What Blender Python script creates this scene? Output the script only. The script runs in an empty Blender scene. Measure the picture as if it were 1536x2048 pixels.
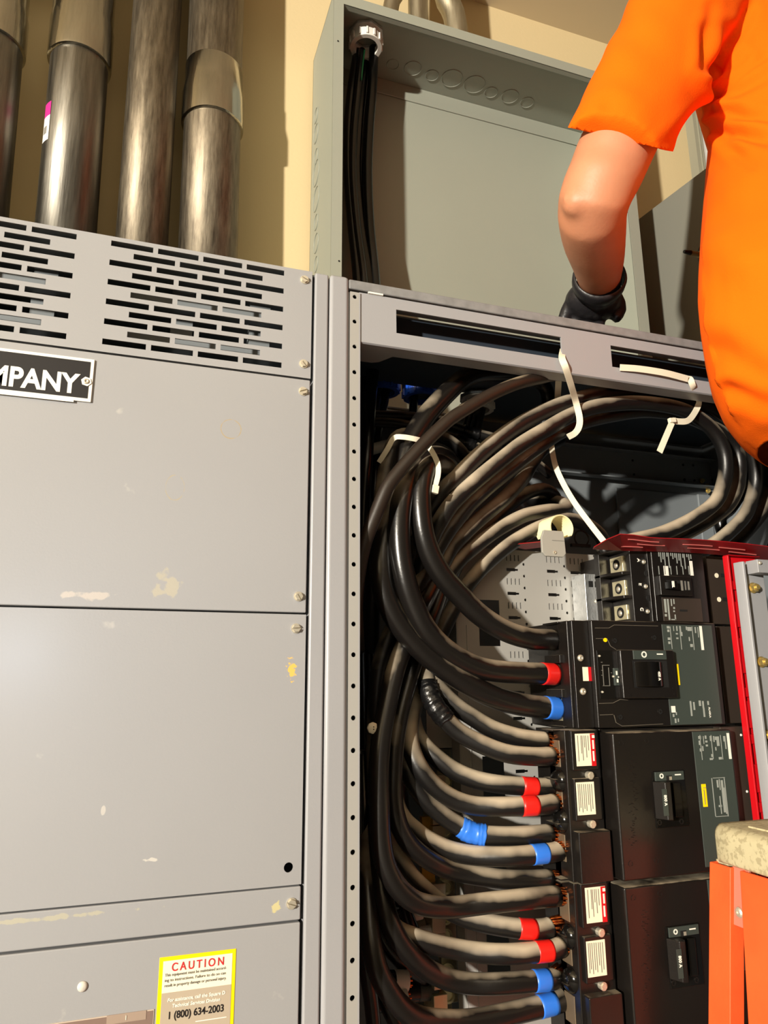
import bpy, bmesh, math, random
import numpy as np
from mathutils import Vector, Matrix, noise
random.seed(7)
C = bpy.context.scene.collection
PI = math.pi
# ---------------------------------------------------------------- camera, world, lights, exposure
F = 1450.0
YAW, PITCH, ROLL = [math.radians(a) for a in (18.95, 13.4, -0.37)]
CAM = Vector((0, -0.9, 1.75))
cam = bpy.data.cameras.new('camera'); camo = bpy.data.objects.new('camera', cam); C.objects.link(camo)
fw = Vector((math.sin(YAW)*math.cos(PITCH), math.cos(YAW)*math.cos(PITCH), math.sin(PITCH)))
r0 = Vector((math.cos(YAW), -math.sin(YAW), 0)); u0 = r0.cross(fw)
rt = r0*math.cos(ROLL)+u0*math.sin(ROLL); up = -r0*math.sin(ROLL)+u0*math.cos(ROLL)
camo.matrix_world = Matrix(((rt.x, up.x, -fw.x, CAM.x), (rt.y, up.y, -fw.y, CAM.y), (rt.z, up.z, -fw.z, CAM.z), (0, 0, 0, 1)))
cam.sensor_fit = 'VERTICAL'; cam.sensor_height = 36.0; cam.lens = F/2048*36.0
cam.clip_start = 0.02; cam.clip_end = 50
sc = bpy.context.scene
sc.camera = camo
sc.view_settings.view_transform = 'Standard'; sc.view_settings.look = 'None'
sc.view_settings.gamma = 1.0; sc.view_settings.use_curve_mapping = False
sc.view_settings.exposure = 0.0
w = bpy.data.worlds.new('world'); sc.world = w; w.use_nodes = True
w.node_tree.nodes['Background'].inputs[0].default_value = (1.0, 0.9, 0.75, 1); w.node_tree.nodes['Background'].inputs[1].default_value = 0.02
def lamp(name, kind, loc, target, energy, color, size):
    l = bpy.data.lights.new(name, kind); o = bpy.data.objects.new(name, l); C.objects.link(o)
    o.location = loc; o.rotation_euler = (Vector(target)-Vector(loc)).to_track_quat('-Z', 'Y').to_euler()
    l.energy = energy; l.color = color
    if kind == 'AREA': l.shape = 'DISK'; l.size = size
    else: l.shadow_soft_size = size
    return o
WORK = Vector((-4.0, -3.6, 2.45))
lamp('work_light', 'AREA', WORK, (0.4, 0, 2.0), 620, (1.0, 0.92, 0.79), 0.17)
lamp('overhead_fill', 'AREA', (0.3, -2.2, 3.35), (0.3, -1.8, 0), 5, (1.0, 0.88, 0.70), 0.9)  # added soft fill from above, not a lamp known in the room
tl = lamp('torch_light', 'SPOT', (-0.56, -3.2, 1.91), (-0.12, 0, 1.78), 34, (0.70, 0.82, 1.0), 0.09); tl.data.spot_size = math.radians(16); tl.data.spot_blend = 1.0
def at(px, py, Y):
    d = fw + rt*((px-768)/F) - up*((py-1024)/F)
    return CAM + d*((Y-CAM.y)/d.y)
def scale_at(p):                                   # metres per pixel at a world point
    return (Vector(p)-CAM).dot(fw)/F
# ---------------------------------------------------------------- materials
def lin(c):
    return tuple(((v/255)/12.92 if v/255 <= .04045 else ((v/255+.055)/1.055)**2.4) for v in c)+(1,)
def mat(name, col, rough=.5, metal=0.0, bump=0.0, bscale=60, var=0.0, vscale=4, spec=.5, coat=0.0):
    m = bpy.data.materials.new(name); m.use_nodes = True
    nt = m.node_tree; b = nt.nodes['Principled BSDF']
    b.inputs['Base Color'].default_value = lin(col); b.inputs['Roughness'].default_value = rough
    b.inputs['Metallic'].default_value = metal; b.inputs['Specular IOR Level'].default_value = spec
    b.inputs['Coat Weight'].default_value = coat
    tc = nt.nodes.new('ShaderNodeTexCoord')
    if bump:
        n = nt.nodes.new('ShaderNodeTexNoise'); n.inputs['Scale'].default_value = bscale; n.inputs['Detail'].default_value = 4
        bp = nt.nodes.new('ShaderNodeBump'); bp.inputs['Strength'].default_value = bump; bp.inputs['Distance'].default_value = .002
        nt.links.new(tc.outputs['Object'], n.inputs['Vector']); nt.links.new(n.outputs['Fac'], bp.inputs['Height'])
        nt.links.new(bp.outputs[0], b.inputs['Normal'])
    if var:
        n = nt.nodes.new('ShaderNodeTexNoise'); n.inputs['Scale'].default_value = vscale; n.inputs['Detail'].default_value = 6
        r = nt.nodes.new('ShaderNodeValToRGB'); nt.links.new(tc.outputs['Object'], n.inputs['Vector'])
        nt.links.new(n.outputs['Fac'], r.inputs[0]); nt.links.new(r.outputs[0], b.inputs['Base Color'])
        c = lin(col); r.color_ramp.elements[0].position = .3; r.color_ramp.elements[1].position = .7
        r.color_ramp.elements[0].color = tuple(v*(1-var) for v in c[:3])+(1,); r.color_ramp.elements[1].color = tuple(min(1, v*(1+var)) for v in c[:3])+(1,)
    return m
def stain(m, pos, rad, col, nscale=60, thr=.5, amt=1.0, ring=None):
    """a stain with a shape of its own, at a world place (object coords are world for these panels)"""
    nt = m.node_tree; b = nt.nodes['Principled BSDF']
    inp = b.inputs['Base Color']
    src = inp.links[0].from_socket if inp.links else None
    ge = nt.nodes.new('ShaderNodeNewGeometry')
    mp = nt.nodes.new('ShaderNodeMapping'); mp.vector_type = 'TEXTURE'
    mp.inputs['Location'].default_value = pos; mp.inputs['Scale'].default_value = rad
    nt.links.new(ge.outputs['Position'], mp.inputs['Vector'])
    ln = nt.nodes.new('ShaderNodeVectorMath'); ln.operation = 'LENGTH'; nt.links.new(mp.outputs[0], ln.inputs[0])
    n = nt.nodes.new('ShaderNodeTexNoise'); n.inputs['Scale'].default_value = nscale; n.inputs['Detail'].default_value = 5
    nt.links.new(ge.outputs['Position'], n.inputs['Vector'])
    a = nt.nodes.new('ShaderNodeMapRange'); 
    if ring:
        s = nt.nodes.new('ShaderNodeMath'); s.operation = 'SUBTRACT'; s.inputs[1].default_value = ring; nt.links.new(ln.outputs['Value'], s.inputs[0])
        ab = nt.nodes.new('ShaderNodeMath'); ab.operation = 'ABSOLUTE'; nt.links.new(s.outputs[0], ab.inputs[0])
        nt.links.new(ab.outputs[0], a.inputs[0]); a.inputs[1].default_value = 0; a.inputs[2].default_value = .12
    else:
        nt.links.new(ln.outputs['Value'], a.inputs[0]); a.inputs[1].default_value = .2; a.inputs[2].default_value = 1
    a.inputs[3].default_value = .5; a.inputs[4].default_value = 0
    ad = nt.nodes.new('ShaderNodeMath'); ad.operation = 'ADD'; nt.links.new(a.outputs[0], ad.inputs[0]); nt.links.new(n.outputs['Fac'], ad.inputs[1])
    st = nt.nodes.new('ShaderNodeMapRange'); st.inputs[1].default_value = .5+thr*.5; st.inputs[2].default_value = .58+thr*.5
    st.inputs[3].default_value = 0; st.inputs[4].default_value = amt; nt.links.new(ad.outputs[0], st.inputs[0])
    mx = nt.nodes.new('ShaderNodeMix'); mx.data_type = 'RGBA'; nt.links.new(st.outputs[0], mx.inputs[0])
    if src: nt.links.new(src, mx.inputs[6])
    else: mx.inputs[6].default_value = inp.default_value
    mx.inputs[7].default_value = lin(col); nt.links.new(mx.outputs[2], inp)
def galv(name, c0, c1, rough, sc_=30, stretch=8):
    m = bpy.data.materials.new(name); m.use_nodes = True; nt = m.node_tree; b = nt.nodes['Principled BSDF']
    b.inputs['Metallic'].default_value = 1
    tc = nt.nodes.new('ShaderNodeTexCoord'); mp = nt.nodes.new('ShaderNodeMapping'); mp.inputs['Scale'].default_value = (1, 1, 1/stretch)
    n = nt.nodes.new('ShaderNodeTexNoise'); n.inputs['Scale'].default_value = sc_; n.inputs['Detail'].default_value = 8; n.inputs['Roughness'].default_value = .7
    r = nt.nodes.new('ShaderNodeValToRGB'); r.color_ramp.elements[0].position = .35; r.color_ramp.elements[1].position = .68
    r.color_ramp.elements[0].color = lin(c0); r.color_ramp.elements[1].color = lin(c1)
    nt.links.new(tc.outputs['Object'], mp.inputs[0]); nt.links.new(mp.outputs[0], n.inputs['Vector']); nt.links.new(n.outputs['Fac'], r.inputs[0]); nt.links.new(r.outputs[0], b.inputs['Base Color'])
    mr = nt.nodes.new('ShaderNodeMapRange'); mr.inputs[3].default_value = rough-.08; mr.inputs[4].default_value = rough+.15
    nt.links.new(n.outputs['Fac'], mr.inputs[0]); nt.links.new(mr.outputs[0], b.inputs['Roughness'])
    n2 = nt.nodes.new('ShaderNodeTexNoise'); n2.inputs['Scale'].default_value = 240; nt.links.new(mp.outputs[0], n2.inputs['Vector'])
    bp = nt.nodes.new('ShaderNodeBump'); bp.inputs['Strength'].default_value = .25; bp.inputs['Distance'].default_value = .001
    nt.links.new(n2.outputs['Fac'], bp.inputs['Height']); nt.links.new(bp.outputs[0], b.inputs['Normal'])
    return m
def dusty(name, base, dust, lo=.25, hi=.75, rough=.38, nscale=14, namt=.55, spec=.5):
    """black insulation on whose upward sides dust has settled, wiped off in patches"""
    m = bpy.data.materials.new(name); m.use_nodes = True; nt = m.node_tree; b = nt.nodes['Principled BSDF']
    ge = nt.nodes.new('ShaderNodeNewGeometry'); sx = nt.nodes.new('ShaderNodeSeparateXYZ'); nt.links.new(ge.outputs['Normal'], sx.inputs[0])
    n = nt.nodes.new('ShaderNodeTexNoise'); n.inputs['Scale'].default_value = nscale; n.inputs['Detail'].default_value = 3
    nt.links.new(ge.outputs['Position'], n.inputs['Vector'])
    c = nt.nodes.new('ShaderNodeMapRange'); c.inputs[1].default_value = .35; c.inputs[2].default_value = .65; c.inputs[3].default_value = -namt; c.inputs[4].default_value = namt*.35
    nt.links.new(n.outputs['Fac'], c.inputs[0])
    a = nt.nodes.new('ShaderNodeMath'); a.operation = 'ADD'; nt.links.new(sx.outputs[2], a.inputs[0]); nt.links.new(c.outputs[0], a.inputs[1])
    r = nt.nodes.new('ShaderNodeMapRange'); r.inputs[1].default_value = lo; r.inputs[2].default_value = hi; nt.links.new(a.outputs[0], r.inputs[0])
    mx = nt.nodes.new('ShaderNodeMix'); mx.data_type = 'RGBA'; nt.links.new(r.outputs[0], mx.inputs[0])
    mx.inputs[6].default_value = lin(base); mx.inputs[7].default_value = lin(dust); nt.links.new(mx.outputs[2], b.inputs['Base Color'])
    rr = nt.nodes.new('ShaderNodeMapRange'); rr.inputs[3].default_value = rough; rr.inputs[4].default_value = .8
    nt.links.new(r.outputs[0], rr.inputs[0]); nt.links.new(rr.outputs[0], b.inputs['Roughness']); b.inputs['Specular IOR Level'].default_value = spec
    n2 = nt.nodes.new('ShaderNodeTexNoise'); n2.inputs['Scale'].default_value = 220; nt.links.new(ge.outputs['Position'], n2.inputs['Vector'])
    bp = nt.nodes.new('ShaderNodeBump'); bp.inputs['Strength'].default_value = .12; bp.inputs['Distance'].default_value = .001
    nt.links.new(n2.outputs['Fac'], bp.inputs['Height']); nt.links.new(bp.outputs[0], b.inputs['Normal'])
    return m
M = {}
M['wall'] = mat('wall_paint', (210, 191, 148), .85, bump=.15, bscale=120)
M['ceiling'] = mat('ceiling_paint', (205, 190, 160), .9)
M['room'] = mat('room_paint', (98, 92, 82), .9)
M['floor'] = mat('concrete', (92, 88, 82), .8, var=.15, vscale=3)
M['panel'] = mat('grey_panel_paint', (153, 154, 157), .36, bump=.06, bscale=350, var=.03, vscale=3, coat=.35)
M['panel'].node_tree.nodes['Principled BSDF'].inputs['Coat Roughness'].default_value = .22
M['frame'] = mat('grey_frame_paint', (152, 153, 157), .36, bump=.05, bscale=350, var=.03)
M['inside'] = mat('grey_inside_paint', (118, 124, 128), .42, bump=.04, bscale=300)
M['pan'] = mat('grey_pan_paint', (158, 157, 153), .38)
M['boxp'] = mat('green_grey_paint', (148, 152, 140), .45, bump=.06, bscale=300, var=.02)
M['pipe'] = galv('galvanized_steel', (104, 101, 94), (146, 142, 132), .38, sc_=55, stretch=14)
M['pipe2'] = galv('galvanized_steel_rough', (102, 94, 82), (150, 140, 122), .48, sc_=110, stretch=9)
M['coup'] = galv('zinc_coupling', (160, 158, 150), (205, 203, 194), .14, sc_=12)
M['zinc'] = galv('zinc_bracket', (205, 208, 208), (245, 247, 248), .38, sc_=18, stretch=1)
M['lug'] = mat('tin_plated_lug', (214, 205, 170), .34, metal=.75, var=.06, vscale=60)
M['screw'] = mat('screw_steel', (215, 208, 190), .38, metal=.65)
M['brass'] = mat('yellow_zinc_bolt', (215, 190, 120), .35, metal=.75)
M['black'] = mat('black_moulded_plastic', (24, 21, 19), .33, bump=.08, bscale=400, spec=.5)
M['gloss'] = mat('gloss_black_plastic', (14, 13, 12), .12)
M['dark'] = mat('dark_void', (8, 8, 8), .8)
M['brown'] = mat('brown_black_plate', (52, 44, 38), .45)
M['plate'] = mat('dark_green_label_plate', (58, 66, 62), .42)
M['white'] = mat('white_print', (235, 232, 222), .6)
M['shadelug'] = mat('shaded_lug', (120, 104, 84), .5, metal=.5)  # darker copy of the lug tin, housing shade put into its colour
M['cream'] = mat('cream_sticker', (240, 232, 206), .6)
M['print'] = mat('pale_print', (150, 155, 150), .6)
M['grayprint'] = mat('grey_print', (120, 118, 112), .6)
M['red'] = mat('red_plastic', (200, 18, 28), .35)
M['redsheet'] = mat('red_barrier_sheet', (150, 22, 28), .4)
M['redtape'] = mat('red_tape', (225, 32, 26), .35)
M['bluetape'] = mat('blue_tape', (48, 118, 225), .35)
M['blackprint'] = mat('black_print', (22, 20, 22), .5)
M['redprint'] = mat('red_print', (205, 40, 50), .5)
M['yellow'] = mat('yellow_border', (255, 214, 0), .45)
M['labelgray'] = mat('label_grey', (176, 163, 144), .55)
M['copper'] = mat('bare_copper', (214, 120, 62), .3, metal=1)
M['nylon'] = mat('white_nylon', (232, 226, 204), .45)
M['bush'] = mat('white_bushing', (226, 224, 216), .4)
M['blue'] = mat('blue_bushing', (30, 80, 190), .4, var=.2, vscale=60)
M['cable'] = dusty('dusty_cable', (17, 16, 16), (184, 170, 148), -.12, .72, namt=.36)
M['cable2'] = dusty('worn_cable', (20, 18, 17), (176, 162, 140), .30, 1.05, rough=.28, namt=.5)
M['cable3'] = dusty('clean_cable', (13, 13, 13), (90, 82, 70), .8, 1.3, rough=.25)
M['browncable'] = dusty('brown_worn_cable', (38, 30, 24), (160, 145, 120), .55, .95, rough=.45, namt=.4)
M['tape'] = mat('black_tape', (16, 16, 17), .3, bump=.5, bscale=140)
M['orange'] = mat('orange_cotton', (254, 103, 3), .9, bump=.25, bscale=500, spec=.15)
M['skin'] = mat('skin', (200, 136, 102), .5, bump=.12, bscale=220, var=.08, vscale=12)
M['skin'].node_tree.nodes['Principled BSDF'].inputs['Subsurface Weight'].default_value = .12
M['skin'].node_tree.nodes['Principled BSDF'].inputs['Subsurface Radius'].default_value = (.01, .004, .002)
M['glove'] = mat('black_glove', (34, 33, 36), .42, bump=.5, bscale=90)
M['trouser'] = mat('dark_trousers', (40, 44, 54), .9)
M['hair'] = mat('brown_hair', (60, 42, 30), .7, bump=.5, bscale=200)
M['ladder'] = mat('orange_fibreglass', (250, 92, 40), .5, var=.10, vscale=18, bump=.15, bscale=150)
M['cap'] = mat('dirty_ladder_cap', (196, 186, 150), .6, bump=.4, bscale=60)
stain(M['cap'], (.75, -.3, 1.6), (5, 5, 5), (120, 106, 74), nscale=150, thr=1.02, amt=.4)
M['dustedge'] = mat('dust', (150, 138, 118), .9)
M['sticker'] = mat('magenta_sticker', (200, 40, 130), .5)
M['gray'] = mat('grey_clip', (160, 158, 150), .5)
M['wall2'] = M['wall']
# stains on the panels, each with its own place and shape
stain(M['panel'], at(583, 1340, 0), (.014, .05, .028), (225, 185, 95), nscale=210, thr=.74)
stain(M['panel'], at(330, 1170, 0), (.035, .05, .035), (186, 178, 152), nscale=80, thr=.72, amt=.5)
stain(M['panel'], at(462, 858, 0), (.016, .05, .016), (168, 150, 112), nscale=90, thr=.62, ring=.8, amt=.7)
stain(M['panel'], at(350, 975, 0), (.014, .05, .020), (172, 158, 124), nscale=90, thr=.72, ring=.8, amt=.6)
stain(M['panel'], at(206, 1620, 0), (.005, .05, .010), (196, 192, 186), nscale=20, thr=.4, amt=.7)
stain(M['panel'], at(80, 1838, 0), (.16, .05, .005), (182, 177, 152), nscale=90, thr=.62, amt=.6)
stain(M['panel'], at(552, 1815, 0), (.012, .05, .016), (205, 195, 140), nscale=120, thr=.78, amt=.8)
stain(M['panel'], at(300, 1720, 0), (.02, .05, .004), (200, 197, 190), nscale=120, thr=.7, amt=.8)
stain(M['panel'], at(180, 1190, 0), (.10, .05, .012), (192, 184, 176), nscale=50, thr=.78, amt=.7)
# ---------------------------------------------------------------- mesh helpers
ORG = {}
def link(name, me, m, parent=None, smooth=False, bevel=0, seg=2, origin=None, solid=0, solid_off=0, auto=None):
    """vertices arrive in world coordinates"""
    o = bpy.data.objects.new(name, me); C.objects.link(o)
    if parent is not None:
        og = ORG[parent.name]; o.parent = parent
    else:
        if origin is None:
            co = np.empty(len(me.vertices)*3); me.vertices.foreach_get('co', co); co = co.reshape(-1, 3)
            origin = Vector(((co[:, 0].min()+co[:, 0].max())/2, (co[:, 1].min()+co[:, 1].max())/2, co[:, 2].min()))
        og = Vector(origin); o.location = og
    ORG[o.name] = og
    me.transform(Matrix.Translation(-og))
    if isinstance(m, (list, tuple)):
        for q in m: me.materials.append(q)
    else: me.materials.append(m)
    if smooth:
        for p in me.polygons: p.use_smooth = True
    if solid:
        s = o.modifiers.new('solid', 'SOLIDIFY'); s.thickness = solid; s.offset = solid_off
    if bevel:
        bv = o.modifiers.new('bevel', 'BEVEL'); bv.width = bevel; bv.segments = seg; bv.limit_method = 'ANGLE'; bv.angle_limit = math.radians(40)
        for p in me.polygons: p.use_smooth = True
        bv.harden_normals = True
    return o
class MB:
    def __init__(s): s.v = []; s.f = []; s.mi = []
    def add(s, vs, fs, mi=0):
        n = len(s.v); s.v += [tuple(q) for q in vs]; s.f += [tuple(i+n for i in f) for f in fs]; s.mi += [mi]*len(fs); return s
    def box(s, x0, x1, y0, y1, z0, z1, mi=0):
        x0, x1 = min(x0, x1), max(x0, x1); y0, y1 = min(y0, y1), max(y0, y1); z0, z1 = min(z0, z1), max(z0, z1)
        return s.add([(x0, y0, z0), (x1, y0, z0), (x1, y1, z0), (x0, y1, z0), (x0, y0, z1), (x1, y0, z1), (x1, y1, z1), (x0, y1, z1)],
                     [(0, 3, 2, 1), (4, 5, 6, 7), (0, 1, 5, 4), (1, 2, 6, 5), (2, 3, 7, 6), (3, 0, 4, 7)], mi)
    def prism(s, pts, d, mi=0):          # polygon pts (3d) extruded by vector d
        n = len(pts); a = [Vector(p) for p in pts]; b = [p+Vector(d) for p in a]
        return s.add(a+b, [tuple(range(n)), tuple(range(2*n-1, n-1, -1))]+[(i, i+n, (i+1) % n+n, (i+1) % n) for i in range(n)], mi)
    def cyl(s, p0, p1, r, r1=None, n=20, mi=0, cap=True, inner=None):
        p0, p1 = Vector(p0), Vector(p1); r1 = r if r1 is None else r1
        d = (p1-p0).normalized(); a = d.orthogonal().normalized(); b = d.cross(a)
        vs = []
        for p, rr in ((p0, r), (p1, r1)):
            for k in range(n): t = 2*PI*k/n; vs.append(p+(a*math.cos(t)+b*math.sin(t))*rr)
        fs = [(k, (k+1) % n, (k+1) % n+n, k+n) for k in range(n)]
        if inner is None:
            if cap: fs += [tuple(range(n-1, -1, -1)), tuple(range(n, 2*n))]
        else:
            for p in (p0, p1):
                for k in range(n): t = 2*PI*k/n; vs.append(p+(a*math.cos(t)+b*math.sin(t))*inner)
            for k in range(n):
                k2 = (k+1) % n
                fs += [(k+2*n, k+3*n, k2+3*n, k2+2*n), (k, k+2*n, k2+2*n, k2), (k+n, k2+n, k2+3*n, k+3*n)]
        return s.add(vs, fs, mi)
    def rings(s, rs, mi=0, cap=True, closed=True):
        n = len(rs[0]); vs = [p for r in rs for p in r]; fs = []
        for j in range(len(rs)-1):
            for k in range(n if closed else n-1):
                fs.append((j*n+k, j*n+(k+1) % n, (j+1)*n+(k+1) % n, (j+1)*n+k))
        if cap: fs += [tuple(range(n-1, -1, -1)), tuple(range((len(rs)-1)*n, len(rs)*n))]
        return s.add(vs, fs, mi)
    def lathe(s, base, axis, prof, n=32, mi=0):
        base = Vector(base); d = Vector(axis).normalized(); a = d.orthogonal().normalized(); b = d.cross(a)
        rs = [[base+d*h+(a*math.cos(2*PI*k/n)+b*math.sin(2*PI*k/n))*max(r, 1e-5) for k in range(n)] for r, h in prof]
        return s.rings(rs, mi, cap=True)
    def tube(s, pts, r, n=16, mi=0, cap=True):
        pts = [Vector(p) for p in pts]; rs = []; a = None
        rad = r if callable(r) else (lambda t: r)
        for i, p in enumerate(pts):
            d = (pts[min(i+1, len(pts)-1)]-pts[max(i-1, 0)]).normalized()
            if a is None: a = d.orthogonal()
            a = (a-d*a.dot(d)).normalized(); b = d.cross(a); q = rad(i/(len(pts)-1))
            rs.append([p+(a*math.cos(2*PI*k/n)+b*math.sin(2*PI*k/n))*q for k in range(n)])
        return s.rings(rs, mi, cap)
    def mesh(s, name='mesh'):
        me = bpy.data.meshes.new(name); me.from_pydata(s.v, [], s.f)
        me.polygons.foreach_set('material_index', s.mi)
        bm = bmesh.new(); bm.from_mesh(me); bmesh.ops.recalc_face_normals(bm, faces=bm.faces); bm.to_mesh(me); bm.free()
        return me
    def build(s, name, m, parent=None, **k): return link(name, s.mesh(name), m, parent, **k)
def tag(o, label=None, cat=None, group=None, kind=None):
    if label: o['label'] = label
    if cat: o['category'] = cat
    if group: o['group'] = group
    if kind: o['kind'] = kind
    return o
def thing(name, label, cat, loc, group=None):
    o = bpy.data.objects.new(name, None); C.objects.link(o); o.location = loc; o.empty_display_size = .05
    ORG[o.name] = Vector(loc); return tag(o, label, cat, group)
def plate(x0, x1, z0, z1, holes, Y, rounds=()):
    """sheet in the XZ plane at Y, pierced by rectangular and round holes; holes lists (x0,x1,z0,z1)"""
    cells = list(holes)+[(x-r*1.25, x+r*1.25, z-r*1.25, z+r*1.25) for x, z, r in rounds]
    cells = [c for c in cells if c[1] > x0 and c[0] < x1 and c[3] > z0 and c[2] < z1]
    zs = sorted({z0, z1}|{min(max(v, z0), z1) for c in cells for v in c[2:4]})
    bm = bmesh.new()
    for j in range(len(zs)-1):
        za, zb = zs[j], zs[j+1]
        if zb-za < 1e-7: continue
        zm = (za+zb)/2
        iv = sorted((max(c[0], x0), min(c[1], x1)) for c in cells if c[2] < zm < c[3])
        x = x0
        for a, b in iv+[(x1, x1)]:
            if a > x+1e-7:
                bm.faces.new([bm.verts.new(q) for q in ((x, Y, za), (a, Y, za), (a, Y, zb), (x, Y, zb))])
            x = max(x, b)
    for x, z, r in rounds:
        n = 16; h = r*1.25; sq = []; ci = []
        for k in range(n):
            t = 2*PI*k/n+PI/n; cx, cz = math.cos(t), math.sin(t); m_ = h/max(abs(cx), abs(cz))
            sq.append(bm.verts.new((x+cx*m_, Y, z+cz*m_))); ci.append(bm.verts.new((x+cx*r, Y, z+cz*r)))
        for k in range(n):
            bm.faces.new([sq[k], sq[(k+1) % n], ci[(k+1) % n], ci[k]])
        for k, (sx_, sz_) in ((n//8-1, (1, 1)), (3*n//8-1, (-1, 1)), (5*n//8-1, (-1, -1)), (7*n//8-1, (1, -1))):
            cv = bm.verts.new((x+sx_*h, Y, z+sz_*h)); bm.faces.new([sq[k], cv, sq[(k+1) % n]])
    bmesh.ops.remove_doubles(bm, verts=bm.verts, dist=1e-6); bmesh.ops.recalc_face_normals(bm, faces=bm.faces)
    # every face towards the room
    for f in bm.faces:
        if f.normal.y > 0: f.normal_flip()
    me = bpy.data.meshes.new('plate'); bm.to_mesh(me); bm.free(); return me
def text(name, body, pos, size, m, parent, align='LEFT', rot=0.0, depth=.0003, space=1.0, sx=1.0, bold=0.0, shear=0.0):
    cu = bpy.data.curves.new(name, 'FONT'); cu.body = body; cu.size = size; cu.align_x = align; cu.extrude = depth
    cu.space_character = space; cu.offset = bold; cu.shear = shear
    o = bpy.data.objects.new(name, cu); C.objects.link(o); dg = bpy.context.evaluated_depsgraph_get()
    me = bpy.data.meshes.new_from_object(o.evaluated_get(dg)); bpy.data.objects.remove(o)
    me.transform(Matrix.Translation(pos) @ Matrix.Rotation(rot, 4, 'Y') @ Matrix.Rotation(PI/2, 4, 'X') @ Matrix.Scale(sx, 4, (1, 0, 0)))
    me.materials.clear()
    return link(name, me, m, parent)
def px_rect(x0, y0, x1, y1, Y):
    xm, ym = (x0+x1)/2, (y0+y1)/2
    return at(x0, ym, Y).x, at(x1, ym, Y).x, at(xm, y1, Y).z, at(xm, y0, Y).z
def pbox(mb, x0, y0, x1, y1, Yf, Yb, mi=0):
    a, b, c, d = px_rect(x0, y0, x1, y1, Yf); return mb.box(a, b, Yf, Yb, c, d, mi)
def spline(pts, step=.008):
    P = [Vector(p) for p in pts]; out = []
    P = [P[0]*2-P[1]]+P+[P[-1]*2-P[-2]]
    for i in range(1, len(P)-2):
        a, b, c, d = P[i-1:i+3]; n = max(2, int((c-b).length/step))
        for k in range(n):
            t = k/n; out.append(.5*((2*b)+(c-a)*t+(2*a-5*b+4*c-d)*t*t+(3*b-a-3*c+d)*t**3))
    out.append(P[-2]); return out
# ---------------------------------------------------------------- the room
YW = .506
ZC = at(940, 0, YW).z
b = MB(); b.box(-5.5, 3.6, YW, YW+.1, 0, ZC); tag(b.build('wall_back', M['wall']), kind='structure')
b = MB(); b.box(-5.6, -5.5, -5.0, YW, 0, ZC); tag(b.build('wall_left', M['room']), kind='structure')
b = MB(); b.box(3.6, 3.7, -5.0, YW, 0, ZC); tag(b.build('wall_right', M['room']), kind='structure')
b = MB(); b.box(-5.6, 3.7, -5.1, -5.0, 0, ZC); tag(b.build('wall_front', M['room']), kind='structure')
b = MB(); b.box(-5.6, 3.7, -5.1, YW+.1, ZC, ZC+.1); tag(b.build('ceiling', M['ceiling']), kind='structure')
b = MB(); b.box(-5.6, 3.7, -5.1, YW+.1, -.1, 0); tag(b.build('floor', M['floor']), kind='structure')
# ---------------------------------------------------------------- left switchgear cabinet
XL = -.62; XS = .2045; ZT = 2.318
cab = thing('switchgear_cabinet', 'closed grey switchgear cabinet with slotted vent panel and black nameplate, left of the open one', 'electrical cabinet', (-.2, .22, 0))
b = MB(); b.box(XL, XL+.004, .02, .49, 0, ZT-.004); b.box(XL, .228, .486, .49, 0, ZT-.004); b.box(.224, .228, .03, .49, 0, ZT-.004)
b.box(XL, .228, .003, .49, ZT-.006, ZT-.003); b.build('enclosure', M['inside'], cab)
# inner braces seen through the slots
b = MB()
for z in (2.20, 2.262): b.box(XL, .2, .05, .075, z, z+.012)
for x in (-.16, .02, .13): b.box(x, x+.03, .08, .10, 1.9, 2.3)
b.build('inner_brace', M['inside'], cab)
s1, s2, s3, s4 = 2.1545, 1.8375, 1.5245, 1.487
def slots():
    H = []
    zt = at(217, 485, 0).z; zb = at(202, 682, 0).z; pitch = (zt-zb)/5; h = .0078
    x0 = at(212, 600, 0).x; x1 = at(567, 600, 0).x; L = (x1-x0-3*.0062)/4
    for xoff in (0, at(140, 600, 0).x-x1):
        for i in range(6):
            for k in range(4): H.append((x0+xoff+k*(L+.0062), x0+xoff+k*(L+.0062)+L, zt-i*pitch-h/2, zt-i*pitch+h/2))
        for i in range(5):
            for k in range(3):
                xs = x0+xoff+.0285+k*(L+.0062); H.append((xs, xs+L, zt-(i+.5)*pitch-h/2, zt-(i+.5)*pitch+h/2))
    return H
me = plate(XL, XS, s1+.0012, ZT, slots(), .0)
vp = link('vent_panel', me, M['panel'], cab, solid=.002, solid_off=-1)
b = MB(); b.box(XL, XS, .0002, .03, ZT-.0022, ZT); b.box(XL, XS, .0005, .012, s1+.0012, s1+.003); b.build('panel_fold', M['panel'], vp)
hx, hz = at(577, 1735, 0).x, at(577, 1735, 0).z
for nm, za, zb, rd in (('upper_panel', s2+.0012, s1-.001, ()), ('lower_panel', s3+.0012, s2-.001, ((hx, hz, .0055),)), ('trim_panel', s4+.0012, s3-.0008, ()), ('base_panel', .08, s4-.0012, ())):
    xr = XS-(.0 if nm in ('upper_panel',) else .0)
    if rd:
        p = link(nm, plate(XL, xr, za, zb, [], 0, rd), M['panel'], cab, solid=.002, solid_off=-1)
        b = MB(); b.box(XL, xr, .002, .016, zb-.002, zb); b.box(XL, xr, .002, .016, za, za+.002); b.box(xr-.002, xr, .002, .016, za, zb); b.build('panel_fold', M['panel'], p)
    else:
        b = MB(); b.box(XL, xr, 0, .016, za, zb); p = b.build(nm, M['panel'], cab, bevel=.0016)
b = MB(); b.box(XS+.004, .2285, -.001, .03, 0, ZT); b.build('corner_post', M['frame'], cab, bevel=.003)
b = MB(); b.box(XL, XS+.004, .012, .06, 0, .08); b.build('plinth', M['frame'], cab)
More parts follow.
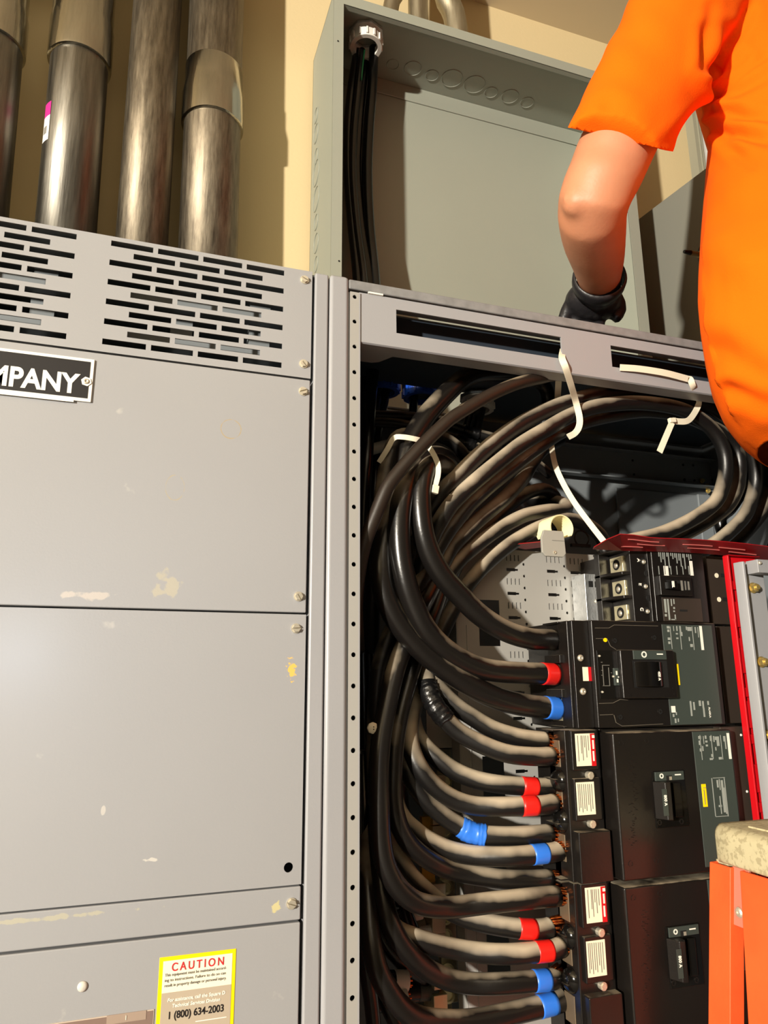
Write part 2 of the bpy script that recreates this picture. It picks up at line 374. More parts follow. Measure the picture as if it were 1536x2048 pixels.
def hex_screw(x, z, Y, parent, m=None, r=.0062, ang=.9):
    m = m or M['screw']
    b = MB(); b.cyl((x, Y+.002, z), (x, Y-.0012, z), r, n=24)
    R = r*.80
    for sgn in (1, -1):              # two halves of the hexagon leave the slot between them
        pts = []
        g = .0008
        hexp = [(R*math.cos(k*PI/3), R*math.sin(k*PI/3)) for k in range(6)]
        half = [p for p in hexp if p[1]*sgn > 1e-6]; half.sort(key=lambda p: p[0]*-sgn)
        poly = [(R*.97*sgn*1, g*sgn)]+[p for p in half]+[(-R*.97*sgn, g*sgn)]
        c_, s_ = math.cos(ang), math.sin(ang)
        b.prism([(x+p[0]*c_-p[1]*s_, Y-.0012, z+p[0]*s_+p[1]*c_) for p in poly], (0, -.0032, 0))
    return b.build('screw', m, parent)
for i, (sx_, sy_) in enumerate(((609, 560), (607, 728), (606, 783), (597, 1193), (592, 1257), (583, 1807))):
    p = at(sx_, sy_, 0); hex_screw(p.x, p.z, 0, cab, ang=random.uniform(-1.2, 1.2))
# nameplate
x1 = at(186, 765, 0).x; zt = at(188, 722, 0).z+.001; zb = at(183, 806, 0).z
npz = MB(); npz.box(-.40, x1, -.0025, 0, zb, zt); npl = npz.build('nameplate', M['white'], cab, bevel=.0008)
b = MB(); b.box(-.396, x1-.0045, -.0030, -.0025, zb+.0042, zt-.0042); b.build('nameplate_field', M['blackprint'], npl)
tz = at(120, 785, 0).z
text('nameplate_lettering', 'COMPANY', (at(155, 765, 0).x+.001, -.0032, tz+.0005), .0345, M['white'], npl, 'RIGHT', bold=.0011, sx=.86)
a = at(150, 780, 0); b = MB(); b.box(-.3, a.x, -.0034, -.003, tz-.0115, tz-.0085); b.build('nameplate_underline', M['white'], npl)
a = at(173, 765, 0); b = MB(); b.cyl((a.x, -.003, a.z), (a.x, -.0036, a.z), .0062, n=6); b.build('rivet_notch', M['white'], npl)
b = MB(); b.lathe((a.x, -.0036, a.z), (0, -1, 0), [(.0036, 0), (.0032, .001), (.0014, .0013), (.0012, .0004), (0, .0004)]); b.build('rivet', M['screw'], npl, smooth=True)
# caution label
xa, xb = at(318, 1990, 0).x-.0015, at(469, 1990, 0).x; zt = 1.4665; zb = zt-.118
b = MB(); b.box(xa, xb, -.0006, 0, zb, zt); cl = b.build('caution_label', M['yellow'], cab, bevel=.0004)
b = MB(); b.box(xa+.004, xb-.004, -.0009, -.0006, zt-.0345, zt-.004); b.build('white_field', M['cream'], cl)
b = MB(); b.box(xa+.004, xb-.004, -.0009, -.0006, zb+.004, zt-.0345); b.build('grey_field', M['labelgray'], cl)
xm = (xa+xb)/2
text('caution_lettering', 'CAUTION', (xm, -.0012, zt-.0142), .0112, M['redprint'], cl, 'CENTER', space=1.42, sx=.86, bold=.0001)
for i, t in enumerate(('This equipment must be maintained accord-', 'ing to instructions. Failure to do so can', 'result in property damage or personal injury.')):
    text('body_lettering', t, (xa+.0062, -.0011, zt-.0188-i*.0050), .0040, M['grayprint'], cl, sx=(xb-xa-.0125)/.0040/(19.2 if i == 0 else 17.3 if i == 1 else 19.6)*1.02)
for i, t in enumerate(('For assistance, call the Square D', 'Technical Services Division')):
    text('assistance_lettering', t, (xm, -.0011, zt-.0432-i*.0058), .0046, M['white'], cl, 'CENTER', bold=.0001, shear=.2, sx=1.0)
text('phone_lettering', '1 (800) 634-2003', (xm, -.0012, zt-.0595), .0098, M['blackprint'], cl, 'CENTER', sx=.86, bold=.0001)
b = MB(); b.box(xm, xb-.008, -.0011, -.0009, zt-.066, zt-.0652); b.build('label_scuff', M['white'], cl)
# rating plate at the foot of the photo
xr = at(307, 2040, 0).x; zt2 = at(300, 2019, 0).z
b = MB(); b.box(xr-.13, xr, -.0008, 0, zt2-.06, zt2); rp = b.build('rating_plate', mat('rating_plate_edge', (190, 175, 160), .4), cab)
b = MB(); b.box(xr-.129, xr-.001, -.0011, -.0008, zt2-.059, zt2-.001); b.build('rating_plate_field', mat('rating_plate_brown', (128, 108, 98), .4), rp)
text('rating_lettering', 'ENCLOSURE TYPE', (at(213, 2045, 0).x, -.0014, zt2-.0145), .0062, mat('navy_print', (30, 34, 80), .5), rp, 'RIGHT', bold=.0001)
a = at(252, 2034, 0); b = MB(); b.box(a.x-.019, a.x+.020, -.0015, -.0011, a.z-.0042, a.z+.0042); b.build('rating_box', mat('rating_box', (158, 140, 126), .4), rp)
text('rating_number', '1', (a.x, -.0018, a.z-.002), .006, M['white'], rp, 'CENTER')
a = at(165, 1973, 0); b = MB(); b.lathe((a.x, 0, a.z), (0, -1, 0), [(.0052, 0), (.005, .001), (.003, .0022), (0, .0026)]); b.build('bumper_dot', mat('bumper', (205, 200, 190), .5), cab, smooth=True)
# ---------------------------------------------------------------- open switchgear cabinet
XR = 1.262; YB = .42
oc = thing('switchgear_cabinet', 'open grey switchgear cabinet with a perforated post and slotted top beam, full of black cables', 'electrical cabinet', (.75, .22, 0))
b = MB(); b.box(.2295, .2585, -.002, .03, 0, ZT+.002); b.build('corner_post', M['frame'], oc, bevel=.006, seg=3)
rnd = []
zh = at(710, 593, 0).z; za = at(700, 1998, 0).z
npit = 23
px_h = [(710, 593), (709, 646), (708, 699), (708, 752), (708, 805), (708, 859), (708, 913), (708, 968), (708, 1024), (708, 1081), (707, 1139), (707, 1197), (706, 1258), (706, 1320), (705, 1382), (705, 1446), (704, 1511), (704, 1578), (703, 1645), (703, 1713), (702, 1782), (701, 1854), (701, 1926), (700, 1998)]
zl = [at(x, y, 0).z for x, y in px_h]; pit = (zl[0]-zl[-1])/23
xs_ = .2672
rnd = [(xs_, zl[0]-k*pit, .0031) for k in range(27)]
link('perforated_strip', plate(.2605, .2735, .5, 2.2985, [], .001, rnd), M['pan'], oc, solid=.002, solid_off=-1)
b = MB(); b.box(.2735, .2755, .001, .02, .5, 2.2985); b.box(.2585, .2605, .004, .03, .5, 2.2985); b.box(.2605, .2735, .0135, .0145, .5, 2.29, 1); b.build('strip_flange', [M['frame'], M['dark']], oc)
# beam: slotted face, bevelled lower lip, upper flange
zt = 2.3005; zbm = 2.2235
sl = [px_rect(794, 617+28, 1126, 673+0, 0), px_rect(1225, 690+28, 1560, 745+5, 0)]
z1a, z1b = at(794, 617, 0).z, at(794, 664, 0).z
bl = [(at(794, 640, 0).x, at(1126, 700, 0).x, z1b, z1a), (at(1225, 710, 0).x, XR-.03, z1b, z1a)]
bmn = link('top_beam', plate(.2745, XR, zbm, zt, bl, .003), M['frame'], oc, solid=.003, solid_off=-1)
b = MB()
b.rings([[(x_, y_, zbm+z_) for y_, z_ in ((.003, 0), (.0055, -.0015), (.032, -.0015), (.032, .0012), (.006, .0012))] for x_ in (.2745, XR)])
b.prism([(.2745, .028, zbm-.0012), (.338, .028, zbm-.0012), (.322, .056, zbm-.0012), (.312, .062, zbm-.0012), (.2745, .062, zbm-.0012)], (0, 0, .003))
b.build('beam_lip', M['frame'], bmn)
b = MB(); b.box(.2585, XR+.02, .0, .05, 2.3025, 2.3175); b.build('top_rail', mat('scuffed_grey_rail', (128, 129, 130), .42, var=.15, vscale=60), oc, bevel=.002)
b = MB(); b.box(.2875, .31, .0, .003, 2.3003, 2.3028); b.build('bright_tab', M['white'], bmn)
# dark angle behind the slots
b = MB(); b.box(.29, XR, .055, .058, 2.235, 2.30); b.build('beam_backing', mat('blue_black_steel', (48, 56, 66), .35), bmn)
b = MB(); b.box(.2585, .2605, .03, .445, 0, 2.30); b.box(XR, XR+.003, .0, .445, 0, 2.30); b.box(.2585, XR, YB, YB+.003, 0, 2.30)
b.build('enclosure', M['inside'], oc)
# top plate with an opening up into the pull box
b = MB(); b.box(.2585, XR, .06, .30, 2.3035, 2.3065); b.box(.2585, .40, .30, .445, 2.3035, 2.3065); b.box(.60, XR, .30, .445, 2.3035, 2.3065); b.box(.40, .60, .42, .445, 2.3035, 2.3065)
b.build('top_plate', mat('dark_blue_grey_paint', (66, 76, 88), .4), oc)
# rear rails
for (xa_, ya_, xb_, yb_), Yf in (((1100, 878, 1440, 925), .385), ((1060, 936, 1430, 968), .39)):
    pass
def rail(name, zt_, zb_, Yf, lip):
    b = MB(); b.box(.30, XR, Yf, Yf+.003, zb_, zt_); b.box(.30, XR, Yf-lip, Yf, zb_, zb_+.003); b.box(.30, XR, Yf-lip, Yf, zt_-.003, zt_)
    return b.build(name, M['inside'], oc, bevel=.0008)
rz = [at(1260, y, YB-.02).z for y in (905, 962)]
rail('rear_rail', rz[0], rz[1], YB-.02, .018)
b = MB()
for x, y in ((1265, 921), (1366, 930), (1386, 931), (1268, 949), (1369, 959), (1389, 961), (1425, 960)):
    p = at(x, y, YB-.021); b.cyl(p, p+Vector((0, -.0008, 0)), .0028, n=10)
b.build('rail_hole', M['dark'], oc)
for x, y in ((1403, 962), (1413, 973), (1415, 982), (1433, 956)):
    p = at(x, y, YB-.022); q = MB(); q.lathe(p, (0, -1, 0), [(.006, 0), (.006, .002), (.0042, .002), (.0042, .006), (0, .0065)], n=12); q.build('bolt', M['brass'], oc, smooth=False)
b = MB(); p = at(1400, 1000, YB-.01); b.box(p.x-.006, p.x+.03, YB-.012, YB-.002, .3, rz[1]-.012); b.box(XR-.02, XR, .1, .13, .3, 2.2); b.build('rear_upright', M['inside'], oc, bevel=.002)
b = MB(); b.box(1.0, XR-.03, YB-.008, YB-.001, rz[1]-.50, rz[1]-.014); b.build('rear_cover', M['inside'], oc, bevel=.002)
b = MB(); b.box(.2605, XR, .02, .42, 0, .08); b.build('plinth', M['frame'], oc)
def atX(px, py, X):
    d = fw + rt*((px-768)/F) - up*((py-1024)/F); return CAM + d*((X-CAM.x)/d.x)
def atZ(px, py, Z):
    d = fw + rt*((px-768)/F) - up*((py-1024)/F); return CAM + d*((Z-CAM.z)/d.z)
# ---------------------------------------------------------------- pull box above the open cabinet
BY0, BY1 = .30, .485
bx0 = at(664, 300, BY0).x; bi0 = at(685, 300, BY0).x; bx1 = at(1293, 600, BY0).x; bi1 = at(1273, 600, BY0).x
bt = at(664, -18, BY0).z; bti = at(940, 83, BY0).z-.002
pb = thing('pull_box', 'large open sheet metal pull box with round knockouts, standing on the open cabinet', 'pull box', ((bx0+bx1)/2, .37, 2.318))
b = MB(); b.box(bx0, bx1, BY1-.002, BY1, 2.318, bt); b.build('back_panel', M['boxp'], pb)
b = MB(); b.box(bx0, bx0+.002, BY0, BY1, 2.318, bt); b.build('side_panel', M['boxp'], pb)
b = MB(); b.box(bx1-.002, bx1, BY0, BY1, 2.318, bt); b.build('side_panel', M['boxp'], pb)
b = MB(); b.box(bx0, bx1, BY0, BY1, bt-.002, bt); tp = b.build('top_panel', M['boxp'], pb)
b = MB(); b.box(bx0, bi0, BY0-.001, BY0+.001, 2.318, bt); b.box(bi0-.0015, bi0, BY0, BY0+.012, 2.318, bti); b.build('front_flange', M['boxp'], pb)
b = MB(); b.box(bi1, bx1, BY0-.001, BY0+.001, 2.318, bt); b.box(bi1, bi1+.0015, BY0, BY0+.012, 2.318, bti); b.build('front_flange', M['boxp'], pb)
b = MB(); b.box(bi0, bi1, BY0-.001, BY0+.001, bti, bt); b.box(bi0, bi1, BY0, BY0+.012, bti, bti+.0015); b.build('front_flange', M['boxp'], pb)
b = MB(); zz = at(950, 225, BY1).z; b.prism([(bx0+.002, BY1-.002, bt-.045), (bx0+.002, BY1-.006, bt-.045), (bx0+.002, BY1-.006, bt-.002), (bx0+.002, BY1-.002, bt-.002)], (bx1-bx0-.004, 0, 0)); b.build('back_flange', M['boxp'], pb, bevel=.002)
def torus(mb, c, n_, R, r, seg=28, k=6):
    c = Vector(c); n_ = Vector(n_).normalized(); a = n_.orthogonal().normalized(); bb = n_.cross(a); rs = []
    for i in range(seg+1):
        t = 2*PI*i/seg; d = a*math.cos(t)+bb*math.sin(t); rs.append([c+d*(R+r*math.cos(2*PI*j/k))+n_*r*math.sin(2*PI*j/k) for j in range(k)])
    mb.rings(rs, cap=False)
for x, y, r in ((786, 129, 12), (826, 137, 17), (864, 151, 13), (904, 157, 21), (949, 169, 21), (982, 185, 13), (1020, 193, 17), (1054, 205, 13)):
    p = atZ(x, y, bt-.0025); q = MB(); torus(q, p, (0, 0, 1), r*scale_at(p), .0009); q.build('knockout', M['boxp'], tp, smooth=True)
sp_ = [o for o in pb.children if o.name.startswith('side_panel')][0]
for y, r in ((231, 15), (267, 19), (313, 16), (346, 26), (398, 25), (444, 16), (486, 20), (528, 16), (570, 19)):
    p = atX(632, y, bx0-.0005); q = MB(); torus(q, p, (1, 0, 0), r*scale_at(p), .0010); q.build('knockout', M['boxp'], sp_, smooth=True)
for x, y in ((676, 82), (678, 522)):
    p = at(x, y, BY0-.0015); q = MB(); q.cyl(p, p+Vector((0, -.0005, 0)), .0018, n=10); q.build('screw_hole', M['dark'], pb)
# bushing in the pull box with its locknut
def bushing(name, label, c, R, h, m, cat='conduit bushing', group=None, ribs=14, nutm=None):
    t = thing(name, label, cat, c, group)
    q = MB(); q.cyl((c[0], c[1], c[2]), (c[0], c[1], c[2]-h*.35), R*.98, n=36, inner=R*.78); q.cyl((c[0], c[1], c[2]-h*.35), (c[0], c[1], c[2]-h), R, R*.97, n=36, inner=R*.72)
    for k in range(ribs):
        a = 2*PI*k/ribs; d = Vector((math.cos(a), math.sin(a), 0)); s_ = Vector((-d.y, d.x, 0)); p = Vector(c)+d*R
        q.prism([p-s_*.0022-d*.001+Vector((0, 0, -h*.35)), p+s_*.0022-d*.001+Vector((0, 0, -h*.35)), p+s_*.0018+d*.0022+Vector((0, 0, -h*.35)), p-s_*.0018+d*.0022+Vector((0, 0, -h*.35))], (0, 0, -h*.55))
    q.build('bushing_ring', m, t, smooth=False)
    q = MB(); n = 16
    for zz_ in (0, 1):
        pass
    q.cyl((c[0], c[1], c[2]+.006), (c[0], c[1], c[2]), R*1.12, n=8, inner=R*.8); q.build('locknut', nutm or M['zinc'], t)
    return t
bc = atZ(732, 74, bt-.010)
bushing('conduit_bushing', 'white plastic bushing around the black cable bundle in the pull box', bc, .0365, .030, M['bush'])
# tall grey box to the right, standing on the next cabinet
tb = thing('wiring_enclosure', 'tall dark grey box with sloping top edge, behind the person', 'enclosure', (1.55, .23, 2.322))
xs1 = 1.178
b = MB(); b.prism([(xs1, .0, 2.322), (xs1, .50, 2.322), (xs1, .50, 2.937), (xs1, .0, 2.882)], (.75, 0, 0)); b.build('enclosure_shell', mat('side_box_paint', (128, 128, 118), .5), tb, bevel=.002)
# next cabinet to the right of the open one
nc = thing('switchgear_cabinet', 'grey switchgear cabinet at the far right, hidden by the person and ladder', 'electrical cabinet', (1.65, .2, 0))
b = MB(); b.box(XR+.006, 2.0, .0, .45, 0, 2.32); b.build('enclosure', M['frame'], nc, bevel=.003)
# ---------------------------------------------------------------- steel conduits on the left
PY = .425
def conduit(label, lo, hi, rpx, m, coup=None, name='steel_conduit', cat='conduit', group=None):
    a, c = at(lo[0], lo[1], PY), at(hi[0], hi[1], PY); d = (c-a)/(c.z-a.z)
    f_ = lambda z: a+d*(z-a.z)
    r = rpx*scale_at(at(lo[0], lo[1], PY))
    t = thing(name, label, cat, f_(2.32), group)
    q = MB(); q.cyl(f_(2.32), f_(ZC), r, n=48); q.build('tube', m, t, smooth=False, bevel=0)
    for p in t.children[0].data.polygons: p.use_smooth = len(p.vertices) == 4
    if coup:
        prof = [(rr*r, f_(at(lo[0], y, PY).z)) for rr, y in coup]
        q = MB(); rs = []
        for rr, cc in prof: rs.append([cc+Vector((math.cos(2*PI*k/48), math.sin(2*PI*k/48), 0))*rr for k in range(48)])
        q.rings(rs); o = q.build('coupling', M['coup'], t)
        for p in o.data.polygons: p.use_smooth = len(p.vertices) == 4
        o.modifiers.new('es', 'EDGE_SPLIT').split_angle = math.radians(35)
    return t, f_, r
conduit('steel conduit at the left edge of the photo with a coupling near its top', (-47, 420), (-5, 0), 58, M['pipe'], [(1.0, 92), (1.10, 90), (1.11, 76), (1.10, 20), (1.06, 8), (1.06, -60), (1.0, -62)], group=None)
t2, f2, r2 = conduit('steel conduit with a magenta and white sticker, second from the left', (133, 450), (170, 0), 57, M['pipe'], [(1.0, 128), (1.10, 126), (1.115, 122), (1.115, 50), (1.08, 40), (1.08, -30), (1.0, -32)])
conduit('plain brownish steel conduit without coupling, third from the left', (284, 480), (316, 0), 50, M['pipe2'])
conduit('steel conduit with a stepped shiny coupling, rightmost of the four big ones', (416, 508), (434, 0), 58, M['pipe2'], [(1.0, 256), (1.09, 254), (1.10, 248), (1.10, 200), (1.03, 178), (1.03, 142), (1.0, 140)])
# sticker wrapped on the second conduit
q = MB(); zt_, zb_ = at(98, 228, PY).z, at(94, 304, PY).z
def wrap(zt__, zb__, a0, a1, mi, mb, rr):
    rs = []
    for k in range(9):
        a_ = a0+(a1-a0)*k/8; rs.append([f2(zb__)+Vector((math.cos(a_), math.sin(a_), 0))*rr, f2(zt__)+Vector((math.cos(a_), math.sin(a_), 0))*rr])
    vs = [p for r_ in rs for p in r_]; mb.add(vs, [(2*k, 2*k+2, 2*k+3, 2*k+1) for k in range(8)], mi)
zm_ = zt_-(zt_-zb_)*.36
A0, A1 = math.radians(-158), math.radians(-136)
wrap(zt_, zm_, A0, A1, 0, q, r2+.0007); wrap(zm_, zb_, A0, A1, 1, q, r2+.0007)
for k in range(7): wrap(zm_-.022-k*.0024, zm_-.0232-k*.0024, A0+.05, A1-.12, 2, q, r2+.001)
q.build('sticker', [M['sticker'], M['white'], M['blackprint']], t2)
# small conduits rising from the pull box
def small_conduit(label, pts, r, m, Y=.37, name='small_conduit'):
    P = [at(x, y, Y) for x, y in pts]; P[0].z = bt+.0005
    P = spline(P, .02); q = MB(); q.tube(P, r, n=24); return tag(q.build(name, m, smooth=True), label, 'conduit')
M['emt'] = galv('dusty_conduit', (150, 140, 118), (186, 178, 155), .5, sc_=40, stretch=10)
small_conduit('dusty straight conduit rising from the pull box top, middle of the three', [(838, 45), (836, 10), (838, -40), (842, -160)], .0235, M['emt'])
small_conduit('dusty bent conduit rising from the pull box top, rightmost of the three', [(918, 62), (908, 30), (888, -20), (880, -160)], .0265, M['emt'])
small_conduit('dusty bent conduit rising from the pull box top, leftmost of the three', [(772, 20), (785, 0), (800, -30), (806, -150)], .0185, M['emt'])
# conduits on the wall to the right, seen under the armpit
tt = thing('plastic_conduit', 'white plastic conduit with a small barcode, on the wall beside the orange shirt', 'conduit', at(1422, 330, .42))
q = MB(); c = at(1422, 300, .425); q.cyl((c.x, .425, 2.945), (c.x, .425, ZC), .0185, n=28); o = q.build('tube', mat('pale_grey_pvc', (196, 194, 190), .5), tt)
for p in o.data.polygons: p.use_smooth = len(p.vertices) == 4
q = MB()
for k in range(6): q.box(c.x-.001+.0, c.x+.006, .425-.0192, .4062, c.z+.012+k*.0032, c.z+.0135+k*.0032)
q.build('barcode', M['blackprint'], tt)
q = MB(); c = at(1392, 300, .44); q.box(c.x-.008, c.x+.016, .43, .458, 2.9, ZC); q.box(c.x+.004, c.x+.006, .426, .43, 2.9, ZC); tag(q.build('strut_channel', mat('olive_grey_metal', (150, 148, 130), .5)), 'grey strut channel on the wall left of the white plastic conduit', 'strut')
# ---------------------------------------------------------------- mounting pan behind the breakers
PN = .17
mp_ = thing('mounting_pan', 'grey perforated steel mounting pan behind the breakers and cables', 'mounting pan', (.75, PN, .5))
px0 = at(922, 1500, PN).x; pzt = at(1090, 1104, PN).z
z_a = at(1032, 1116, PN).z; per = z_a-at(1032, 1211, PN).z; per /= 2
H = []; R_ = []
for ci, (xa_, xb_, ya, rows) in enumerate(((1015, 1039, 1116, 10), (1096, 1121, 1120, 10), (1143, 1167, 1123, 3))):
    Xa, Xb = at(xa_, 1160, PN).x, at(xb_, 1160, PN).x; z_ = at((xa_+xb_)/2, ya, PN).z
    for k in range(rows):
        for j in range(4): x_ = Xa+(Xb-Xa)*j/3; H.append((x_-.0011, x_+.0011, z_-k*per-.0052, z_-k*per+.0052))
        H.append((Xa-.001, Xa+.016, z_-k*per-.5*per-.0026, z_-k*per-.5*per+.0026)); H.append((Xa+.016, Xa+.0215, z_-k*per-.5*per-.0016, z_-k*per-.5*per+.0016))
        R_.append((Xb+.0095, z_-k*per-.010, .0024)); R_.append((Xb+.0095, z_-k*per-.010-per/2, .0024))
for r4 in ((958, 1200, 1000, 1292), (966, 1512, 1010, 1600), (972, 1690, 1012, 1742), (974, 1866, 1020, 1946)):
    H.append(px_rect(*r4, PN))
link('pan_sheet', plate(px0, .90, .6, pzt, H, PN, R_), M['pan'], mp_, solid=.002, solid_off=-1)
q = MB(); q.box(px0-.002, px0, PN, PN+.03, .6, pzt); c = at(945, 1600, PN).x; q.box(c-.0012, c+.0012, PN-.0012, PN+.001, .6, at(945, 1250, PN).z); q.build('pan_fold', M['pan'], mp_, bevel=.0008)
a4 = px_rect(852, 1300, 925, 1498, .20); q = MB(); q.box(a4[0], a4[1]+.01, .20, .202, a4[2], a4[3]); q.box(a4[0], a4[1]+.01, .20, .22, a4[2], a4[2]+.0015); q.build('side_plate', M['pan'], mp_)
# ---------------------------------------------------------------- breakers
M['brk'] = dusty('dusty_black_plastic', (23, 20, 18), (168, 156, 134), .72, 1.05, rough=.30, nscale=30, namt=.25)
def lugblock(mb_parent, pxl, pxr, yt, yb, Yf, depth=.028, hole=.0085):
    x0, x1, z0, z1 = px_rect(pxl, yt, pxr, yb, Yf); zc = (z0+z1)/2
    q = MB(); q.box(x0, x1, Yf, Yf+depth, z0, z1); l = q.build('lug', M['lug'], mb_parent, bevel=.0008)
    q = MB(); q.cyl((x0-.0004, Yf+depth/2, zc), (x0+.0002, Yf+depth/2, zc), hole, n=24); q.build('wire_hole', M['dark'], l)
    q = MB(); q.lathe((x0-.0006, Yf+depth/2, zc-.001), (-1, 0, 0), [(.005, 0), (.0045, .0012), (0, .002)], n=16); q.build('hole_screw', M['screw'], l, smooth=True)
    q = MB(); q.cyl(((x0+x1)/2+.002, Yf, zc), ((x0+x1)/2+.002, Yf-.0012, zc), .0088, n=26, inner=.0058); q.build('screw_collar', M['lug'], l)
    q = MB(); q.cyl(((x0+x1)/2+.002, Yf, zc), ((x0+x1)/2+.002, Yf-.0006, zc), .0056, n=20, inner=.003); q.build('set_screw', M['screw'], l)
    return l
def part(name, rect, Yf, Yb, m, parent, bevel=.001, seg=2):
    q = MB(); pbox(q, *rect, Yf, Yb); return q.build(name, m, parent, bevel=bevel, seg=seg)
def prints(parent, items, Y, m=None, name='printed_marks'):
    q = MB()
    for r4 in items: pbox(q, *r4, Y-.0004, Y)
    return q.build(name, m or M['print'], parent)
def pan_screw(parent, x, y, Y, r=.004, m=None, name='screw'):
    p = at(x, y, Y); q = MB(); q.lathe(p, (0, -1, 0), [(r, -.001), (r, .001), (r*.7, .0028), (r*.25, .0032), (r*.2, .0018), (0, .0018)], n=18); return q.build(name, m or M['screw'], parent, smooth=True)
# --- top breaker with three bare lugs
b1 = thing('circuit_breaker', 'topmost and smallest black breaker with three empty lugs and a short toggle', 'circuit breaker', at(1300, 1245, .03))
ZT1, ZB1 = at(1300, 1101, .03).z, at(1300, 1243, .03).z
X1a = at(1264, 1170, .034).x; X1b = at(1301, 1170, .034).x; X1c = at(1412, 1170, .026).x; X1l = at(1209, 1175, .075).x
q = MB(); q.box(X1b, X1c, .026, .165, ZB1, ZT1); q.build('case', M['brk'], b1, bevel=.0015)
q = MB(); q.box(X1a, X1b, .034, .165, ZB1, ZT1); q.box(X1b-.004, X1b-.0025, .031, .05, ZB1, ZT1); q.build('terminal_cover', M['brk'], b1, bevel=.0012)
hh = (ZT1-ZB1)/3
q = MB(); q.box(X1l, X1a, .085, .098, ZB1, ZT1); q.box(X1a-.002, X1a+.004, .085, .165, ZB1, ZT1)
for k in range(4):
    z = ZB1+k*hh; q.prism([(X1a, .036, z-.0012), (X1a-.012, .040, z-.0012), (X1l, .072, z-.0012), (X1l, .10, z-.0012), (X1a, .10, z-.0012)], (0, 0, .0024 if k not in (1, 2) else .0045))
q.build('lug_compartment', M['brk'], b1, bevel=.0006)
for k, (xl_, xr_, y0_, y1_) in enumerate(((1245, 1267, 1112, 1143), (1250, 1270, 1160, 1191), (1254, 1273, 1209, 1239))):
    lugblock(b1, xl_, xr_, y0_, y1_, .048, depth=.032)
for ch, (x, y), (cx_, cy_) in zip('ABC', ((1278, 1123), (1281, 1172), (1284, 1221)), ((1290, 1122), (1294, 1171), (1298, 1221))):
    p = at(x-3, y-6, .0335); text('phase_letter', ch, (p.x, .0337, p.z), .0075, M['white'], b1, rot=PI/2, bold=.0003)
    p = at(cx_-5, cy_, .034); q = MB(); q.cyl(p, p+Vector((0, -.0006, 0)), .0058, n=22); q.build('access_hole', M['dark'], b1)
    q = MB(); torus(q, p+Vector((.0, -.0008, 0)), (0, 1, 0), .0058, .0006); q.build('hole_rim', M['black'], b1, smooth=True)
    pan_screw(b1, cx_-3, cy_+2, .0335, .0036)
for x, y in ((1293, 1147), (1297, 1196)):
    p = at(x, y, .034); q = MB(); q.cyl(p, p+Vector((0, -.0005, 0)), .0038, n=18); torus(q, p, (0, 1, 0), .0042, .0005); q.build('cover_recess', M['dark'], b1)
esc = part('toggle_frame', (1321, 1152, 1384, 1191), .018, .03, M['brk'], b1)
q = MB(); pbox(q, 1334, 1161, 1381, 1180, .0176, .0182); q.build('toggle_slot', M['dark'], esc)
q = MB(); a4 = px_rect(1335, 1163, 1352, 1178, .012); q.prism([(a4[0], .018, a4[2]), (a4[1], .018, a4[2]), (a4[1]-.003, .005, a4[2]), (a4[0]+.003, .005, a4[2])], (0, 0, a4[3]-a4[2])); tg = q.build('toggle', M['gloss'], esc, bevel=.001)
prints(tg, [(1345, 1162, 1349, 1174)], .0045, M['white'])
prints(esc, [(1362, 1161, 1366, 1181), (1370, 1162, 1372, 1180), (1376, 1163, 1379, 1180)], .0172, M['grayprint'])
part('rating_plate', (1326, 1196, 1404, 1243), .0252, .027, M['brown'], b1, bevel=.0003)
prints(b1, [(1329, 1198, 1333, 1225), (1336, 1198, 1339, 1240), (1342, 1198, 1344, 1212), (1347, 1198, 1349, 1208), (1347, 1214, 1350, 1218), (1347, 1221, 1350, 1224), (1350, 1229, 1352, 1240), (1343, 1238, 1352, 1240), (1330, 1228, 1334, 1233)], .025)
prints(b1, [(1360, 1219, 1375, 1223)], .025, M['dark'], 'plate_slot')
prints(b1, [(1328, 1132, 1337, 1151)], .0255, M['white'], 'white_sticker')
it = []
for i, x in enumerate(range(1317, 1385, 4)):
    n_ = [9, 20, 14, 26, 8, 30, 6, 12][i % 8]; it.append((x, 1104+i*.3, x+1.6, 1104+i*.3+n_)); 
    if i % 3 == 0: it.append((x+.4, 1132, x+1.6, 1149))
prints(b1, it, .0255); prints(b1, [(1380, 1122, 1386, 1151)], .0255, M['white'])
q = MB(); x_a, x_b = at(1417, 1170, .045).x, at(1462, 1170, .045).x; q.box(x_a, x_b, .045, .165, ZB1, ZT1); q.box(X1c, x_a, .06, .165, ZB1, ZT1); q.build('line_end_block', M['brown'], b1, bevel=.001)
prints(b1, [(1442, 1147, 1452, 1154), (1446, 1195, 1456, 1202)], .0445, M['dark'], 'block_recess')
for x, y in ((1433, 1151), (1438, 1199)):
    p = at(x, y, .0445); q = MB(); q.cyl(p, p+Vector((0, -.0005, 0)), .0040, n=18); q.build('white_dot', M['cream'], b1)
